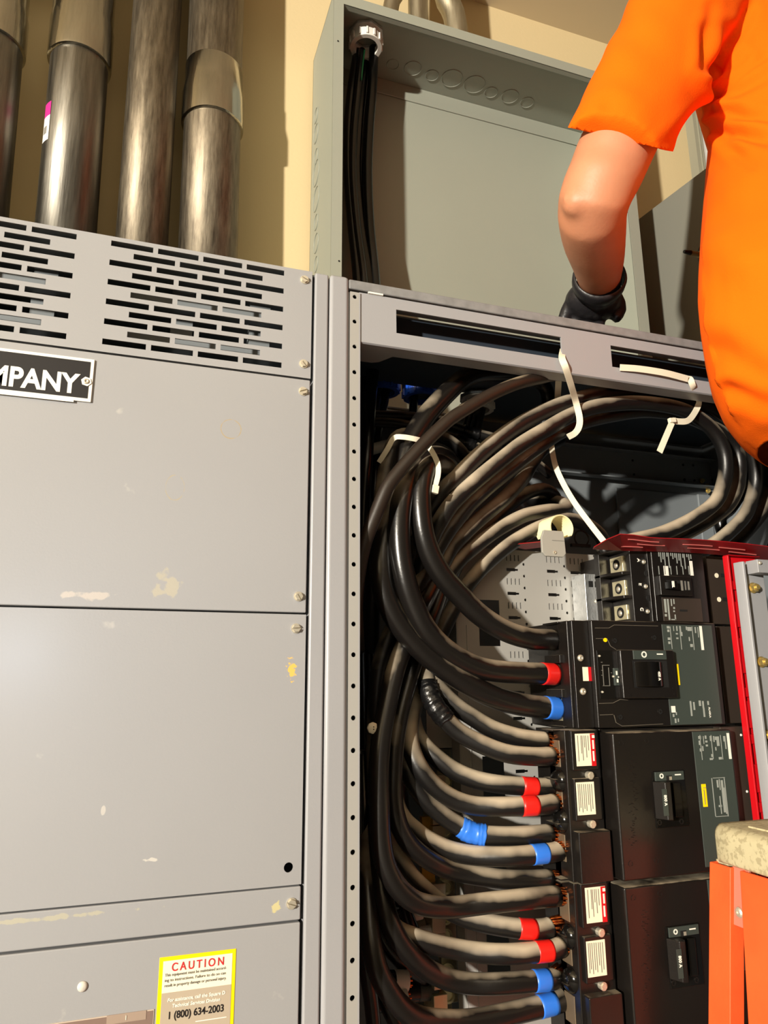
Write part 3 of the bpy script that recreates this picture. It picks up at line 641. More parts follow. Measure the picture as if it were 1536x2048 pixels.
# --- second breaker, 400 A rocker handle
b2 = thing('circuit_breaker', 'black breaker with wide 400 A rocker handle, second from the top', 'circuit breaker', at(1300, 1452, .03))
YF2 = .02
zt2_, zb2_ = ZB1-.0012, at(1320, 1453, YF2).z
xa2, xb2 = at(1190, 1350, YF2).x, at(1331, 1350, YF2).x; xc2 = at(1441, 1350, YF2).x; xt2 = at(1149, 1350, .03).x
q = MB(); q.box(xa2, xc2, YF2, .165, zb2_, zt2_); q.build('case', M['brk'], b2, bevel=.0015)
q = MB(); q.box(xt2, xa2, .029, .10, zb2_, zt2_); q.box(xt2-.004, xt2, .036, .062, zb2_, zt2_); tc2 = q.build('terminal_cover', M['brk'], b2, bevel=.0012)
xl2 = at(1100, 1350, .075).x
q = MB(); q.box(xt2+.004, xt2+.03, .09, .165, zb2_, zt2_)
zz2 = [zt2_-.0015, zt2_-(zt2_-zb2_)*.36, zt2_-(zt2_-zb2_)*.685, zb2_+.0005]
for k, z in enumerate(zz2):
    e_ = .006 if k in (1, 2) else .0
    q.box(xl2+.004, xt2+.006, .052, .095, z-.0012-e_*.8, z+.0012+e_*.8)
q.build('lug_compartment', M['brk'], b2, bevel=.0006)
for y0_, y1_ in ((1257, 1302), (1327, 1369), (1397, 1442)):
    x0, x1, z0, z1 = px_rect(1127, y0_, 1140, y1_, .060)
    q = MB(); q.box(x0, xt2+.01, .050, .092, z0, z1); l = q.build('lug', M['lug'], b2, bevel=.0008)
pl = part('label_plate', (1333, 1250, 1434, 1449), YF2-.0008, YF2+.001, M['plate'], b2, bevel=.0004)
prints(pl, [(1401, 1252, 1406, 1300)], YF2-.0009, M['white'], 'white_strip')
prints(pl, [(1343, 1412, 1351, 1425)], YF2-.0009, M['white'], 'white_strip')
prints(pl, [(1334, 1252, 1339, 1257), (1335, 1259, 1339, 1264), (1336, 1275, 1341, 1280), (1337, 1283, 1341, 1288), (1347, 1252, 1348, 1262), (1353, 1252, 1355, 1262), (1352, 1266, 1356, 1269), (1353, 1275, 1357, 1278), (1360, 1252, 1362, 1264), (1361, 1252, 1362, 1299),
            (1362, 1264, 1365, 1272), (1372, 1253, 1374, 1260), (1375, 1254, 1383, 1262), (1386, 1253, 1387, 1300), (1390, 1254, 1392, 1266), (1396, 1254, 1397, 1275), (1381, 1288, 1386, 1294), (1378, 1274, 1380, 1282), (1342, 1253, 1343, 1298),
            (1381, 1402, 1384, 1432), (1387, 1404, 1390, 1420), (1398, 1401, 1402, 1412), (1405, 1402, 1408, 1416), (1407, 1416, 1410, 1434), (1346, 1428, 1349, 1434), (1352, 1424, 1354, 1430), (1350, 1437, 1353, 1446), (1356, 1437, 1358, 1444), (1415, 1402, 1418, 1410)], YF2-.0009)
p = at(1417, 1414, YF2-.001); text('plate_lettering', 'ALABKA', (p.x, YF2-.0012, p.z), .0042, M['white'], pl, rot=PI/2)
es = part('handle_frame', (1244, 1300, 1352, 1397), YF2-.012, YF2+.001, M['brk'], b2, bevel=.002)
q = MB(); pbox(q, 1267, 1321, 1336, 1375, YF2-.0124, YF2-.0118); q.build('handle_window', M['dark'], es)
r4 = px_rect(1272, 1323, 1327, 1373, YF2-.018)
q = MB(); rs = []
for k in range(9):
    t = k/8; a_ = PI*(.12+.76*t); rs.append((r4[0]+(r4[1]-r4[0])*(.5-.5*math.cos(a_)/math.cos(PI*.12)), YF2-.0118-.0095*math.sin(a_)))
q.prism([(x, y, r4[2]) for x, y in rs], (0, 0, r4[3]-r4[2])); rk = q.build('rocker_handle', M['gloss'], es, bevel=.0008)
p = at(1317, 1343, YF2-.020); text('handle_lettering', '400 A', (p.x-.001, YF2-.0205, p.z), .0052, M['white'], rk, rot=PI/2, bold=.0002)
oi = part('indicator_plate', (1267, 1301, 1333, 1319), YF2-.0132, YF2-.011, M['plate'], es, bevel=.0004)
p = at(1288, 1309, YF2-.0134); q = MB(); q.cyl(p, p+Vector((0, -.0004, 0)), .0047, n=26, inner=.0028); q.build('circle_mark', M['white'], oi)
prints(oi, [(1314, 1307, 1326, 1309.5)], YF2-.0134, M['white'], 'bar_mark')
for x, y in ((1259, 1377), (1261, 1391), (1351-4, 1376), (1350, 1388)): 
    p = at(x-1, y, YF2-.0122); q = MB(); q.cyl(p, p+Vector((0, -.0004, 0)), .0016, n=12, inner=.0008); q.build('frame_rivet', M['black'], es)
ad = part('trip_adjuster', (1197, 1301, 1229, 1398), YF2-.0015, YF2+.001, M['gloss'], b2, bevel=.0005)
prints(ad, [(1206, 1330, 1207, 1372), (1218, 1335, 1219, 1372), (1206, 1330, 1219, 1331), (1206, 1371, 1219, 1372), (1202, 1324, 1205, 1325), (1203, 1340, 1205, 1341), (1203, 1350, 1205, 1351), (1222, 1345, 1224, 1346)], YF2-.0017, M['grayprint'])
for x, y in ((1198, 1312), (1226, 1353), (1204, 1384)): pan_screw(ad, x, y, YF2-.0012, .0018)
sm = part('small_plate', (1229, 1336, 1242, 1371), YF2-.004, YF2+.001, M['plate'], b2, bevel=.0004)
prints(sm, [(1232, 1342, 1235, 1350), (1236, 1353, 1238, 1355), (1234, 1358, 1237, 1365)], YF2-.0044, M['white'])
prints(b2, [(1355, 1328, 1358.5, 1370)], YF2-.0015, M['yellow'], 'yellow_strip')
p = at(1210, 1280, YF2); q = MB(); q.cyl(p, p+Vector((0, -.0012, 0)), .0030, n=12); q.build('yellow_dot', M['yellow'], b2)
for x, y in ((1229, 1281), (1308, 1275), (1240, 1434), (1320, 1423)):
    p = at(x, y, YF2); q = MB(); q.cyl(p, p+Vector((0, -.0005, 0)), .0042, n=18); q.build('cover_recess', M['dark'], b2)
    q = MB(); q.cyl(p+Vector((0, -.0004, 0)), p+Vector((0, -.0011, 0)), .0042, n=18, inner=.0037); q.cyl(p, p+Vector((0, -.001, 0)), .0016, n=6); q.build('recess_rim', M['black'], b2)
q = MB()
for a_, c_ in (((1190, 1256), (1218, 1256)), ((1218, 1256), (1228, 1250)), ((1228, 1250), (1316, 1252)), ((1192, 1277), (1214, 1277)), ((1214, 1277), (1221, 1292)), ((1221, 1292), (1232, 1299)), ((1198, 1407), (1226, 1406)), ((1226, 1406), (1240, 1399)), ((1240, 1399), (1256, 1400)), ((1200, 1430), (1226, 1429)), ((1228, 1430), (1232, 1445)), ((1232, 1445), (1244, 1452)), ((1244, 1452), (1326, 1448))):
    q.tube([at(*a_, YF2-.0003), at(*c_, YF2-.0003)], .0005, n=6)
q.build('cover_seam', mat('seam_edge', (92, 86, 76), .5), b2)
for x, y in ((1161, 1316), (1166, 1383)): pan_screw(tc2, x, y, .0285, .0050)
st2 = part('warning_sticker', (1166, 1334, 1177, 1362), .0284, .0295, M['cream'], tc2, bevel=.0002); prints(st2, [(1177, 1334, 1183, 1362)], .0290, M['red'], 'red_band')
q = MB(); x_a, x_b = at(1443, 1350, .045).x, at(1480, 1350, .045).x; q.box(x_a, x_b, .045, .165, zb2_, zt2_-.002); q.box(xc2, x_a, .06, .165, zb2_, zt2_-.002); q.build('line_end_block', M['brown'], b2, bevel=.001)
part('end_sticker', (1468, 1254, 1474, 1276), .0444, .046, M['cream'], b2, bevel=.0002)
# --- third breaker (large frame); the fourth is its copy
b3 = thing('circuit_breaker', 'large black breaker with 800 A handle, yellow strip on its plate, third from the top', 'circuit breaker', at(1320, 1745, .03))
Y3 = -.004
zt3, zb3 = zb2_-.0015, at(1300, 1748, .03).z+.001
xc0, xc1 = at(1235, 1600, Y3).x, at(1478, 1600, Y3).x
xt0, xt1 = at(1137, 1600, .022).x, at(1206, 1600, .022).x
q = MB(); q.box(xc0, xc1, Y3, .06, zb3+.002, zt3-.004); cv = q.build('front_cover', M['brk'], b3, bevel=.003, seg=3)
q = MB(); q.box(xt1+.01, xc1+.016, .034, .165, zb3, zt3); q.build('case', M['brk'], b3, bevel=.0015)
q = MB(); q.box(xt0, xt1, .022, .066, zb3+.0005, zt3); zblk = at(1175, 1663, .012).z; q.box(xt0+.004, xt1-.001, .008, .05, zb3+.001, zblk)
q.box(xt0+.007, xt1-.006, .0165, .03, at(1170, 1540, .02).z, zt3-.0005); q.box(xt0+.007, xt1-.006, .0165, .03, at(1170, 1641, .02).z, at(1170, 1556, .02).z); tc3 = q.build('terminal_cover', M['brk'], b3, bevel=.0015)
xs3 = at(1104, 1600, .045).x
q = MB(); q.box(xt0, xt0+.02, .05, .10, zb3, zt3)
for f__ in (0, .335, .63, .985): q.box(xs3, xt0+.002, .034, .066, zt3-(zt3-zb3)*f__-.0018, zt3-(zt3-zb3)*f__)
q.build('lug_compartment', M['brk'], b3, bevel=.0006)
for y in (1561, 1641):
    p = at(1122, y, .04); q = MB(); q.lathe((xt0+.001, .040, p.z), (-1, -.55, 0), [(.0155, 0), (.0150, .004), (.011, .008), (.0055, .010), (0, .0105)], n=26); q.build('insulating_cap', M['gloss'], b3, smooth=True)
for y0_, y1_ in ((1468, 1545), (1570, 1625), (1655, 1735)):
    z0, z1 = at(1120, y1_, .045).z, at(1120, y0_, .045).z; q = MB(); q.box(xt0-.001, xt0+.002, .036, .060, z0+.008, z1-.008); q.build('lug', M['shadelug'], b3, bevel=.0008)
w1 = part('warning_sticker', (1152, 1467, 1191, 1532), .0159, .018, M['cream'], tc3, bevel=.0002); prints(w1, [(1182, 1467, 1191, 1532)], .0156, M['red'], 'red_band')
prints(w1, [(1184, 1470, 1189, 1476), (1185, 1480, 1188, 1498), (1186, 1502, 1189, 1522)], .0151, M['white'], 'band_lettering')
prints(w1, [(x, 1471, x+1, 1471+h_) for x, h_ in ((1156, 52), (1162, 36), (1165, 50), (1168, 24), (1172, 44), (1176, 30))], .0158, M['grayprint'], 'sticker_lettering')
w2 = part('instruction_sticker', (1154, 1564, 1190, 1630), .0159, .018, M['cream'], tc3, bevel=.0002)
prints(w2, [(x, 1568, x+1, 1568+h_) for x, h_ in ((1157, 55), (1160, 48), (1164, 57), (1168, 50), (1172, 54), (1176, 42), (1180, 55), (1184, 50))], .0158, M['grayprint'], 'sticker_lettering')
for x, y in ((1176, 1550), (1180, 1647)):
    p = at(x, y, .022); q = MB(); q.cyl(p+Vector((0, .003, 0)), p+Vector((0, -.007, 0)), .0052, n=20); q.cyl(p+Vector((0, -.007, 0)), p+Vector((0, -.0085, 0)), .0040, n=6); q.build('cover_screw', M['screw'], b3)
p3 = part('label_plate', (1398, 1462, 1474, 1660+72), Y3-.0008, Y3+.002, M['plate'], cv, bevel=.0004)
prints(p3, [(1456, 1466, 1461, 1518)], Y3-.0010, M['white'], 'white_strip')
prints(p3, [(1397, 1472, 1402, 1478), (1398, 1481, 1402, 1490), (1400, 1497, 1404, 1503), (1402, 1470, 1403, 1520), (1407, 1472, 1408, 1488), (1410, 1471, 1413, 1478), (1411, 1481, 1415, 1485), (1412, 1489, 1416, 1493), (1405, 1492, 1407, 1502), (1420, 1472, 1424, 1482), (1424, 1470, 1425, 1518), (1427, 1472, 1429, 1484),
            (1430, 1473, 1438, 1480), (1434, 1480, 1439, 1492), (1431, 1494, 1433, 1501), (1443, 1470, 1444, 1519), (1447, 1472, 1449, 1483), (1450, 1472, 1452, 1498), (1438, 1514, 1444, 1519), (1420, 1516, 1426, 1520), (1423, 1508, 1426, 1514)], Y3-.0010)
prints(p3, [(1426, 1555, 1450, 1556.2), (1432, 1632, 1456, 1633.2), (1427, 1556, 1428.3, 1633), (1452, 1556, 1453.5, 1633), (1434, 1560, 1437, 1575), (1439, 1558, 1440.5, 1580), (1445, 1560, 1449, 1625), (1438, 1610, 1444, 1614), (1441, 1592, 1442.5, 1628), (1450, 1575, 1452, 1628)], Y3-.0010)
ys = part('yellow_strip', (1405, 1568, 1414, 1614), Y3-.0013, Y3, M['yellow'], p3, bevel=.0003)
prints(ys, [(1406, 1575, 1413, 1576), (1409, 1579, 1410, 1609)], Y3-.0014, M['grayprint'])
hf = part('handle_frame', (1309, 1541, 1374, 1655), Y3-.0014, Y3+.002, M['gloss'], cv, bevel=.0006)
oi = part('indicator_plate', (1311, 1543, 1368, 1561), Y3-.0035, Y3, M['plate'], hf, bevel=.0004)
p = at(1323, 1552, Y3-.0037); q = MB(); q.cyl(p, p+Vector((0, -.0004, 0)), .0034, n=24, inner=.0018); q.build('circle_mark', M['white'], oi)
prints(oi, [(1350, 1548, 1362, 1550.5)], Y3-.0037, M['white'], 'bar_mark')
prints(oi, [(1333, 1551, 1344, 1561)], Y3-.0037, M['dark'], 'notch'); prints(oi, [(1339, 1553, 1344, 1560)], Y3-.0042, M['screw'], 'pin')
r4 = px_rect(1318, 1564, 1341, 1640, Y3-.012)
q = MB(); q.prism([(r4[0], Y3-.001, r4[2]), (r4[1], Y3-.001, r4[2]), (r4[1], Y3-.015, r4[2]), (r4[1]-.004, Y3-.020, r4[2]), (r4[0]+.008, Y3-.018, r4[2])], (0, 0, r4[3]-r4[2])); hd = q.build('toggle_handle', M['black'], hf, bevel=.0012)
prints(hd, [(1326, 1578, 1336, 1632)], Y3-.0202, M['plate'], 'handle_insert')
p = at(1330, 1590, Y3-.021); text('handle_lettering', '800 A', (p.x-.0015, Y3-.0212, p.z), .0056, M['white'], hd, rot=PI/2, bold=.0002)
q = MB(); pbox(q, 1349, 1565, 1364, 1635, Y3-.006, Y3); q.build('handle_guard', M['gloss'], hf, bevel=.001)
for x, y in ((1318, 1640), (1362, 1638)):
    p = at(x+1, y+5, Y3-.0014); q = MB(); q.cyl(p, p+Vector((0, -.0008, 0)), .0036, n=18, inner=.0022); q.build('frame_screw', M['black'], hf)
for x, y in ((1243, 1486), (1294, 1482), (1262, 1728), (1314, 1722)):
    p = at(x, y, Y3); q = MB(); q.cyl(p, p+Vector((0, -.0006, 0)), .0040, n=18, inner=.0026); q.build('cover_screw', M['black'], cv)
# moulded ghost relief beside the cover edge
q = MB(); rr = random.Random(3)
for k in range(46):
    x = 1257+rr.random()*14; y = 1510+k*4.0; q.tube([at(x, y, Y3), at(x+rr.uniform(2, 7), y+rr.uniform(-2, 2), Y3)], .0005, n=5)
q.build('moulded_relief', M['black'], cv)
q = MB(); xe0, xe1 = xc1+.002, at(1500, 1600, .03).x; q.box(xe0, xe1, .020, .10, zb3, zt3-.002); q.build('line_end_block', M['brown'], b3, bevel=.001)
for x, y in ((1484, 1470), (1496, 1583)): 
    p = at(x-2, y, .02); q = MB(); q.lathe(p, (0, -1, 0), [(.002, 0), (.0015, .001), (0, .0012)], n=10); q.build('chip_mark', M['white'], b3)
def copy_tree(o, parent=None):
    c = o.copy(); C.objects.link(c)
    if parent is not None: c.parent = parent
    ORG[c.name] = ORG.get(o.name, Vector((0, 0, 0)))
    for ch in list(o.children): copy_tree(ch, c)
    return c
b4 = copy_tree(b3); b4.location = b3.location+Vector((0.000, 0, -(zt3-zb3)-.001))
b4['label'] = 'large black breaker with 800 A handle behind the orange ladder, lowest in view'
# ---------------------------------------------------------------- zinc bracket, red barrier, red channel, grey rail
tb_ = thing('mounting_bracket', 'shiny zinc plated bracket left of the three empty breaker lugs', 'bracket', at(1185, 1240, .12))
z0, z1 = at(1185, 1240, .12).z, at(1185, 1146, .12).z
xa_, xb_, xc_ = at(1160, 1190, .165).x, at(1172, 1190, .13).x, at(1209, 1190, .13).x
q = MB(); q.prism([(xa_-.004, .166, z0), (xa_-.004, .168, z0), (xb_, .168, z0), (xb_+.002, .132, z0), (xc_-.004, .132, z0), (xc_-.004, .15, z0), (xc_-.002, .15, z0), (xc_-.002, .129, z0), (xb_-.001, .129, z0), (xb_-.002, .166, z0)], (0, 0, z1-z0)); q.build('bracket_body', M['zinc'], tb_, bevel=.0006)
prints(tb_, [(1178, 1162, 1186, 1174)], .1285, M['dark'], 'bracket_slot'); pan_screw(tb_, 1195, 1203, .1285, .0048)
# red sheet
def sheet(front, back, Yf, Yb, name, m, thick=.0012):
    fr = spline([at(x, y, Yf) for x, y in front], .02); bk = spline([at(x, y, Yb) for x, y in back], .02); n = min(len(fr), len(bk))
    f_ = lambda L, t: L[min(len(L)-1, int(t*(len(L)-1)))].lerp(L[min(len(L)-1, int(t*(len(L)-1))+1)], t*(len(L)-1) % 1)
    vs = []; fs = []
    for i in range(n):
        t = i/(n-1); vs += [f_(fr, t), f_(bk, t)]
        if i: fs.append((2*i-2, 2*i, 2*i+1, 2*i-1))
    q = MB(); q.add(vs, fs); return q.mesh(), fr, bk, f_
rb = thing('insulating_barrier', 'thin dark red insulating sheet lying across the top of the uppermost breaker', 'barrier', at(1350, 1100, .03))
me, fr, bk, f_ = sheet([(1188, 1094), (1240, 1068), (1300, 1075), (1395, 1079), (1480, 1086), (1560, 1096)], [(1186, 1098), (1245, 1101), (1300, 1102), (1400, 1106), (1480, 1114), (1560, 1124)], -.025, .022, 'x', M['redsheet'])
link('barrier_sheet', me, M['redsheet'], rb, solid=.0012)
q = MB()
for t0, t1, s in ((.16, .30, .25), (.20, .33, .5), (.42, .58, .35), (.44, .62, .6), (.62, .78, .4), (.68, .85, .65), (.12, .22, .7)):
    P = [f_(fr, t0+(t1-t0)*k/6).lerp(f_(bk, t0+(t1-t0)*k/6), s+.0*k)+Vector((0, 0, -.0012)) for k in range(7)]; q.tube(P, .0008, n=6)
q.build('lit_slot_rib', mat('slot_light', (205, 110, 105), .5), rb)  # pale ribs stand for cut slots lit from above, light in the colour
q = MB(); q.add([at(1012, 1090, .13), at(1084, 1083, .13), at(1084, 1094, .15), at(1050, 1098, .15)], [(0, 1, 2, 3)])
tag(link('red_flap', q.mesh(), M['redsheet'], None, solid=.0015), 'narrow red flap left of the grey cable clip', 'flap')
q = MB(); xr0, xr1 = at(1463, 1180, .0).x, at(1497, 1180, .0).x; zr1, zr0 = at(1475, 1112, .0).z, at(1510, 1648, .0).z
rc = thing('red_channel', 'bright red plastic channel running down the right side of the breakers', 'channel', (xr0, .01, zr0-.2))
q = MB(); q.prism([(xr0, .0, zr0-.22), (xr0+.003, .0, zr0-.22), (xr0+.0035, .008, zr0-.22), (xr1+.03, .008, zr0-.22), (xr1+.03, .011, zr0-.22), (xr0, .011, zr0-.22)], (0, 0, zr1-zr0+.22))
q.box(xr0, xr1+.03, -.002, .010, zr1, zr1+.001); q.build('channel_body', M['red'], rc, bevel=.0008)
for k, y in enumerate((1170, 1228, 1285, 1320, 1385, 1430, 1480, 1560, 1620)):
    c = at(1475, y, .0); q = MB(); h_ = .007 if k % 2 == 0 else .02; q.box(xr0+.004, xr1+.006, .004, .008, c.z-h_, c.z+h_); q.build('channel_rib', M['red'], rc, bevel=.0008)
gr = thing('side_rail', 'grey steel side rail with yellow zinc bolts at the right edge, beside the red channel', 'rail', (at(1500, 1180, -.02).x, 0, 1.3))
xg0 = at(1481, 1135, -.02).x; zg1 = at(1490, 1124, -.02).z
q = MB(); q.prism([(xg0, -.02, 1.0), (xg0+.002, -.024, 1.0), (xg0+.006, -.024, 1.0), (xg0+.006, -.010, 1.0), (xg0+.055, -.010, 1.0), (xg0+.055, .03, 1.0), (xg0+.05, .03, 1.0), (xg0+.05, -.006, 1.0), (xg0, -.006, 1.0)], (0, 0, zg1-1.0)); q.build('rail_body', M['frame'], gr, bevel=.0008)
c = at(1525, 1135, -.03); q = MB(); q.box(c.x-.013, c.x+.04, -.034, -.010, c.z-.009, c.z+.012); q.build('rail_bracket', M['frame'], gr, bevel=.001); pan_screw(gr, 1519, 1126, -.034, .003)
for i, (x, y) in enumerate(((1505, 1176), (1522, 1324), (1530, 1470))):
    p = at(x, y, -.010); q = MB(); q.cyl(p, p+Vector((0, -.002, 0)), .0085, n=24); q.cyl(p+Vector((0, -.002, 0)), p+Vector((0, -.009, 0)), .0068, n=6); q.cyl(p+Vector((0, -.009, 0)), p+Vector((0, -.012, 0)), .004, n=16); q.build('bolt', M['brass'], gr, bevel=.0004)
# ---------------------------------------------------------------- cables
def cable(label, pts, r, m, tapes=(), copper=False, name='power_cable', n=20, rough_tape=None, group=None):
    """pts: (px, py, Y); tapes: (px centre, py centre, half length m, material)"""
    if copper:                       # the last stretch closes in on the lug, short of it by the bare strands
        big = 'breaker' in label and '400 A' not in label; dy = .040 if big else .018
        sm_ = lambda x: (lambda t: t*t*(3-2*t))(min(1, max(0, (x-880)/190)))
        pts = [(x-(13 if i == 0 else 0)*(1 if big else .5), y, Y-dy*sm_(x)) for i, (x, y, Y) in enumerate(pts)]
    P = spline([at(x, y, Y) for x, y, Y in pts], .007)
    if tapes or copper or rough_tape:
        t = thing(name, label, 'cable', P[0], group); q = MB(); q.tube(P, r, n=n); q.build('insulation', m, t, smooth=True)
    else:
        q = MB(); q.tube(P, r, n=n); t = tag(q.build(name, m, smooth=True), label, 'cable', group); return t
    for x, y, hl, tm in tapes:
        best = min(range(len(P)), key=lambda i: (P[i]-at(x, y, P[i].y)).length); a = b_ = best; L = 0
        while L < hl and a > 0: L += (P[a]-P[a-1]).length; a -= 1
        L = 0
        while L < hl and b_ < len(P)-1: L += (P[b_]-P[b_+1]).length; b_ += 1
        c0 = P[best]; d = (P[b_]-P[a]).normalized()
        pts_ = [c0+d*(hl*(k/6*2-1)) for k in range(7)] if hl < .02 else P[a:b_+1]
        # follow the cable's own curve
        if hl < .02:
            pts_ = [min(((P[j].lerp(P[j+1], u/4)) for j in range(max(0, a-1), min(len(P)-1, b_+1)) for u in range(5)), key=lambda v: (v-p_).length) for p_ in pts_]
            pp = [pts_[0]]
            for p_ in pts_[1:]:
                if (p_-pp[-1]).length > .0006: pp.append(p_)
            pts_ = pp
        q = MB(); q.tube(pts_, r*1.035, n=n); q.build('tape_band', tm, t, smooth=True)
    if rough_tape:
        for (xs0, ys0), (xs1, ys1), tm in rough_tape:
            i0 = min(range(len(P)), key=lambda i: (P[i]-at(xs0, ys0, P[i].y)).length); i1 = min(range(len(P)), key=lambda i: (P[i]-at(xs1, ys1, P[i].y)).length)
            i0, i1 = sorted((i0, i1)); rr = random.Random(5); S = P[i0:i1+1]
            if len(S) < 2: continue
            S2 = []; 
            for j in range(len(S)-1):
                for u in range(4): S2.append(S[j].lerp(S[j+1], u/4))
            S2.append(S[-1]); jit = [1.06+.10*abs(math.sin(k*.9+rr.random()*1.6)) for k in range(len(S2)+1)]
            q = MB(); q.tube(S2, lambda t_: r*jit[int(t_*(len(S2)-1))], n=n)
            for k in range(len(q.v)):
                v = Vector(q.v[k]); d = noise.noise_vector(v*160)*.0016; q.v[k] = tuple(v+d)
            q.build('tape_wrap', tm, t, smooth=True)
    if copper:
        e = P[0]; d = (P[0]-P[2]).normalized(); a = d.orthogonal().normalized(); bb = d.cross(a); q = MB(); rr = random.Random(9)
        for ring, cnt in ((.12, 1), (.42, 6), (.74, 12)):
            for k in range(cnt):
                t_ = 2*PI*k/cnt+rr.random()*.3; o_ = (a*math.cos(t_)+bb*math.sin(t_))*r*ring; tw = (a*math.cos(t_+.5)+bb*math.sin(t_+.5))*r*ring
                q.tube([e-d*.004+o_, e+d*.006+o_.lerp(tw, .5)*1.05, e+d*.018+tw*(.95)], r*.15, n=6)
        q.build('copper_strands', M['copper'], t, smooth=True)
    return t
RB, BL = M['redtape'], M['bluetape']
R1 = .0158; R2 = .0128
K, K2, K3 = M['cable'], M['cable2'], M['cable3']
cable('thick black cable without tape, into the top lug of the 400 A breaker', [(1116, 1280, .092), (1090, 1279, .088), (1058, 1277, .082), (1009, 1261, .07), (960, 1230, .06), (921, 1192, .052), (885, 1152, .045), (859, 1106, .042), (845, 1057, .04), (840, 999, .04), (844, 960, .042), (855, 937, .05), (873, 928, .065), (893, 938, .09), (900, 965, .13), (895, 1010, .17), (880, 1080, .2)], R1, K2, copper=True)
cable('thick black cable with red tape, into the middle lug of the 400 A breaker', [(1123, 1349, .092), (1078, 1347, .085), (1009, 1344, .075), (960, 1336, .066), (921, 1319, .058), (882, 1292, .05), (850, 1256, .045), (827, 1210, .042), (811, 1162, .040), (801, 1106, .040), (799, 1048, .040), (804, 999, .042), (816, 960, .05), (838, 930, .062), (866, 912, .08), (893, 920, .11), (912, 950, .14), (915, 1000, .18)], R1, K2, tapes=[(1093, 1348, .012, RB)], copper=True)
cable('thick black cable with blue tape, at the bottom lug of the 400 A breaker', [(1126, 1417, .092), (1091, 1415, .088), (1042, 1409, .082), (993, 1396, .074), (944, 1373, .066), (895, 1341, .06), (846, 1302, .056), (807, 1259, .054), (781, 1217, .052), (765, 1171, .052), (762, 1123, .055), (768, 1074, .062), (778, 1035, .072), (790, 990, .078), (802, 945, .08), (813, 900, .08), (829, 868, .082), (850, 835, .085), (873, 808, .09), (899, 781, .095), (922, 761, .105), (950, 748, .12), (985, 744, .14), (1030, 744, .17), (1080, 748, .21)], R1*1.02, K2, tapes=[(1098, 1415.5, .0115, BL)], copper=True)
cable('flat brownish scuffed cable crossing diagonally in front of the others to the perforated post', [(1150, 748, .08), (1110, 750, .05), (1080, 756, .035), (1044, 764, .025), (1008, 777, .02), (971, 795, .016), (935, 816, .013), (902, 837, .011), (880, 856, .010), (853, 882, .010), (826, 911, .010), (798, 943, .012), (775, 974, .014), (757, 1015, .018), (741, 1055, .022), (730, 1085, .026), (721, 1125, .032), (714, 1175, .04), (712, 1230, .06), (716, 1300, .1)], .0098, M['browncable'])
cable('dusty cable bent like a cane at the left of the tied bundle', [(850, 880, .12), (822, 872, .105), (800, 874, .095), (788, 888, .09), (780, 912, .088), (771, 948, .088), (765, 990, .09), (760, 1040, .1), (752, 1110, .12), (745, 1180, .15), (742, 1300, .2)], .0125, K)
# coiled loops tied to the beam
LL = [(875, 998, .075), (889, 979, .075), (916, 952, .075), (953, 915, .075), (998, 877, .075), (1044, 846, .075), (1099, 818, .075), (1144, 802, .075), (1199, 787, .075), (1261, 781, .075), (1323, 784, .075), (1370, 797, .075), (1416, 812, .078), (1463, 840, .082), (1494, 877, .088), (1509, 924, .094), (1512, 961, .1), (1506, 992, .105), (1491, 1029, .11), (1463, 1060, .115), (1432, 1085, .12), (1390, 1110, .13), (1330, 1135, .15)]
down = lambda xs, Y0, Y1: [(x, y, Y0+(Y1-Y0)*i/(len(xs)-1)) for i, (x, y) in enumerate(xs)]
cable('uppermost of the three big looped cables tied to the beam, outermost loop', down([(805, 1640), (798, 1580), (800, 1500), (806, 1400), (812, 1300), (820, 1200), (832, 1100), (850, 1045), (866, 1012)], .17, .085)[0:]+LL[1:], .0128, K)
cable('middle of the three big looped cables tied to the beam, innermost loop at the right', down([(821, 1480), (820, 1400), (826, 1300), (830, 1200), (845, 1125), (866, 1070)], .16, .08)+[(880, 1043, .07), (898, 1015, .068), (916, 995, .068), (953, 961, .068), (998, 924, .068), (1044, 888, .068), (1099, 855, .068), (1140, 832, .068), (1190, 814, .068), (1261, 806, .068), (1323, 810, .068), (1370, 822, .068), (1410, 846, .07), (1434, 872, .072), (1448, 903, .075), (1452, 935, .078), (1447, 967, .082), (1434, 1000, .086), (1405, 1026, .09), (1363, 1050, .095), (1313, 1070, .1), (1250, 1085, .11), (1200, 1105, .12)], .0128, K)
cable('lowest of the three big looped cables tied to the beam, middle loop at the right', down([(764, 1790), (760, 1741), (756, 1680), (752, 1600), (750, 1500), (752, 1420), (757, 1350), (767, 1305), (783, 1264), (810, 1215), (840, 1165), (868, 1110)], .125, .095)+[(896, 1062, .09), (931, 1017, .088), (944, 1003, .088), (980, 970, .088), (1026, 933, .088), (1071, 897, .088), (1117, 866, .09), (1160, 846, .092), (1215, 832, .095), (1290, 822, .098), (1360, 830, .1), (1410, 848, .102), (1447, 868, .104), (1472, 894, .106), (1480, 925, .108), (1479, 950, .11), (1473, 980, .112), (1455, 1012, .114), (1422, 1038, .116), (1380, 1062, .118), (1338, 1082, .12), (1270, 1110, .125), (1200, 1140, .13)], .0128, K)
cable('looped cable seen at the right just behind the outermost loop', [(1330, 790, .15), (1380, 795, .13), (1422, 806, .115), (1463, 826, .11), (1497, 853, .115), (1520, 885, .125), (1536, 925, .13), (1538, 975, .135), (1524, 1025, .14), (1496, 1062, .15), (1460, 1095, .16), (1400, 1130, .18)], .0125, K)
cable('black printed cable disappearing under the orange shirt hem', [(1400, 790, .14), (1440, 800, .115), (1472, 815, .1), (1500, 833, .09), (1528, 862, .085), (1552, 905, .085), (1566, 960, .09), (1566, 1040, .1), (1545, 1100, .12)], .0125, K3)
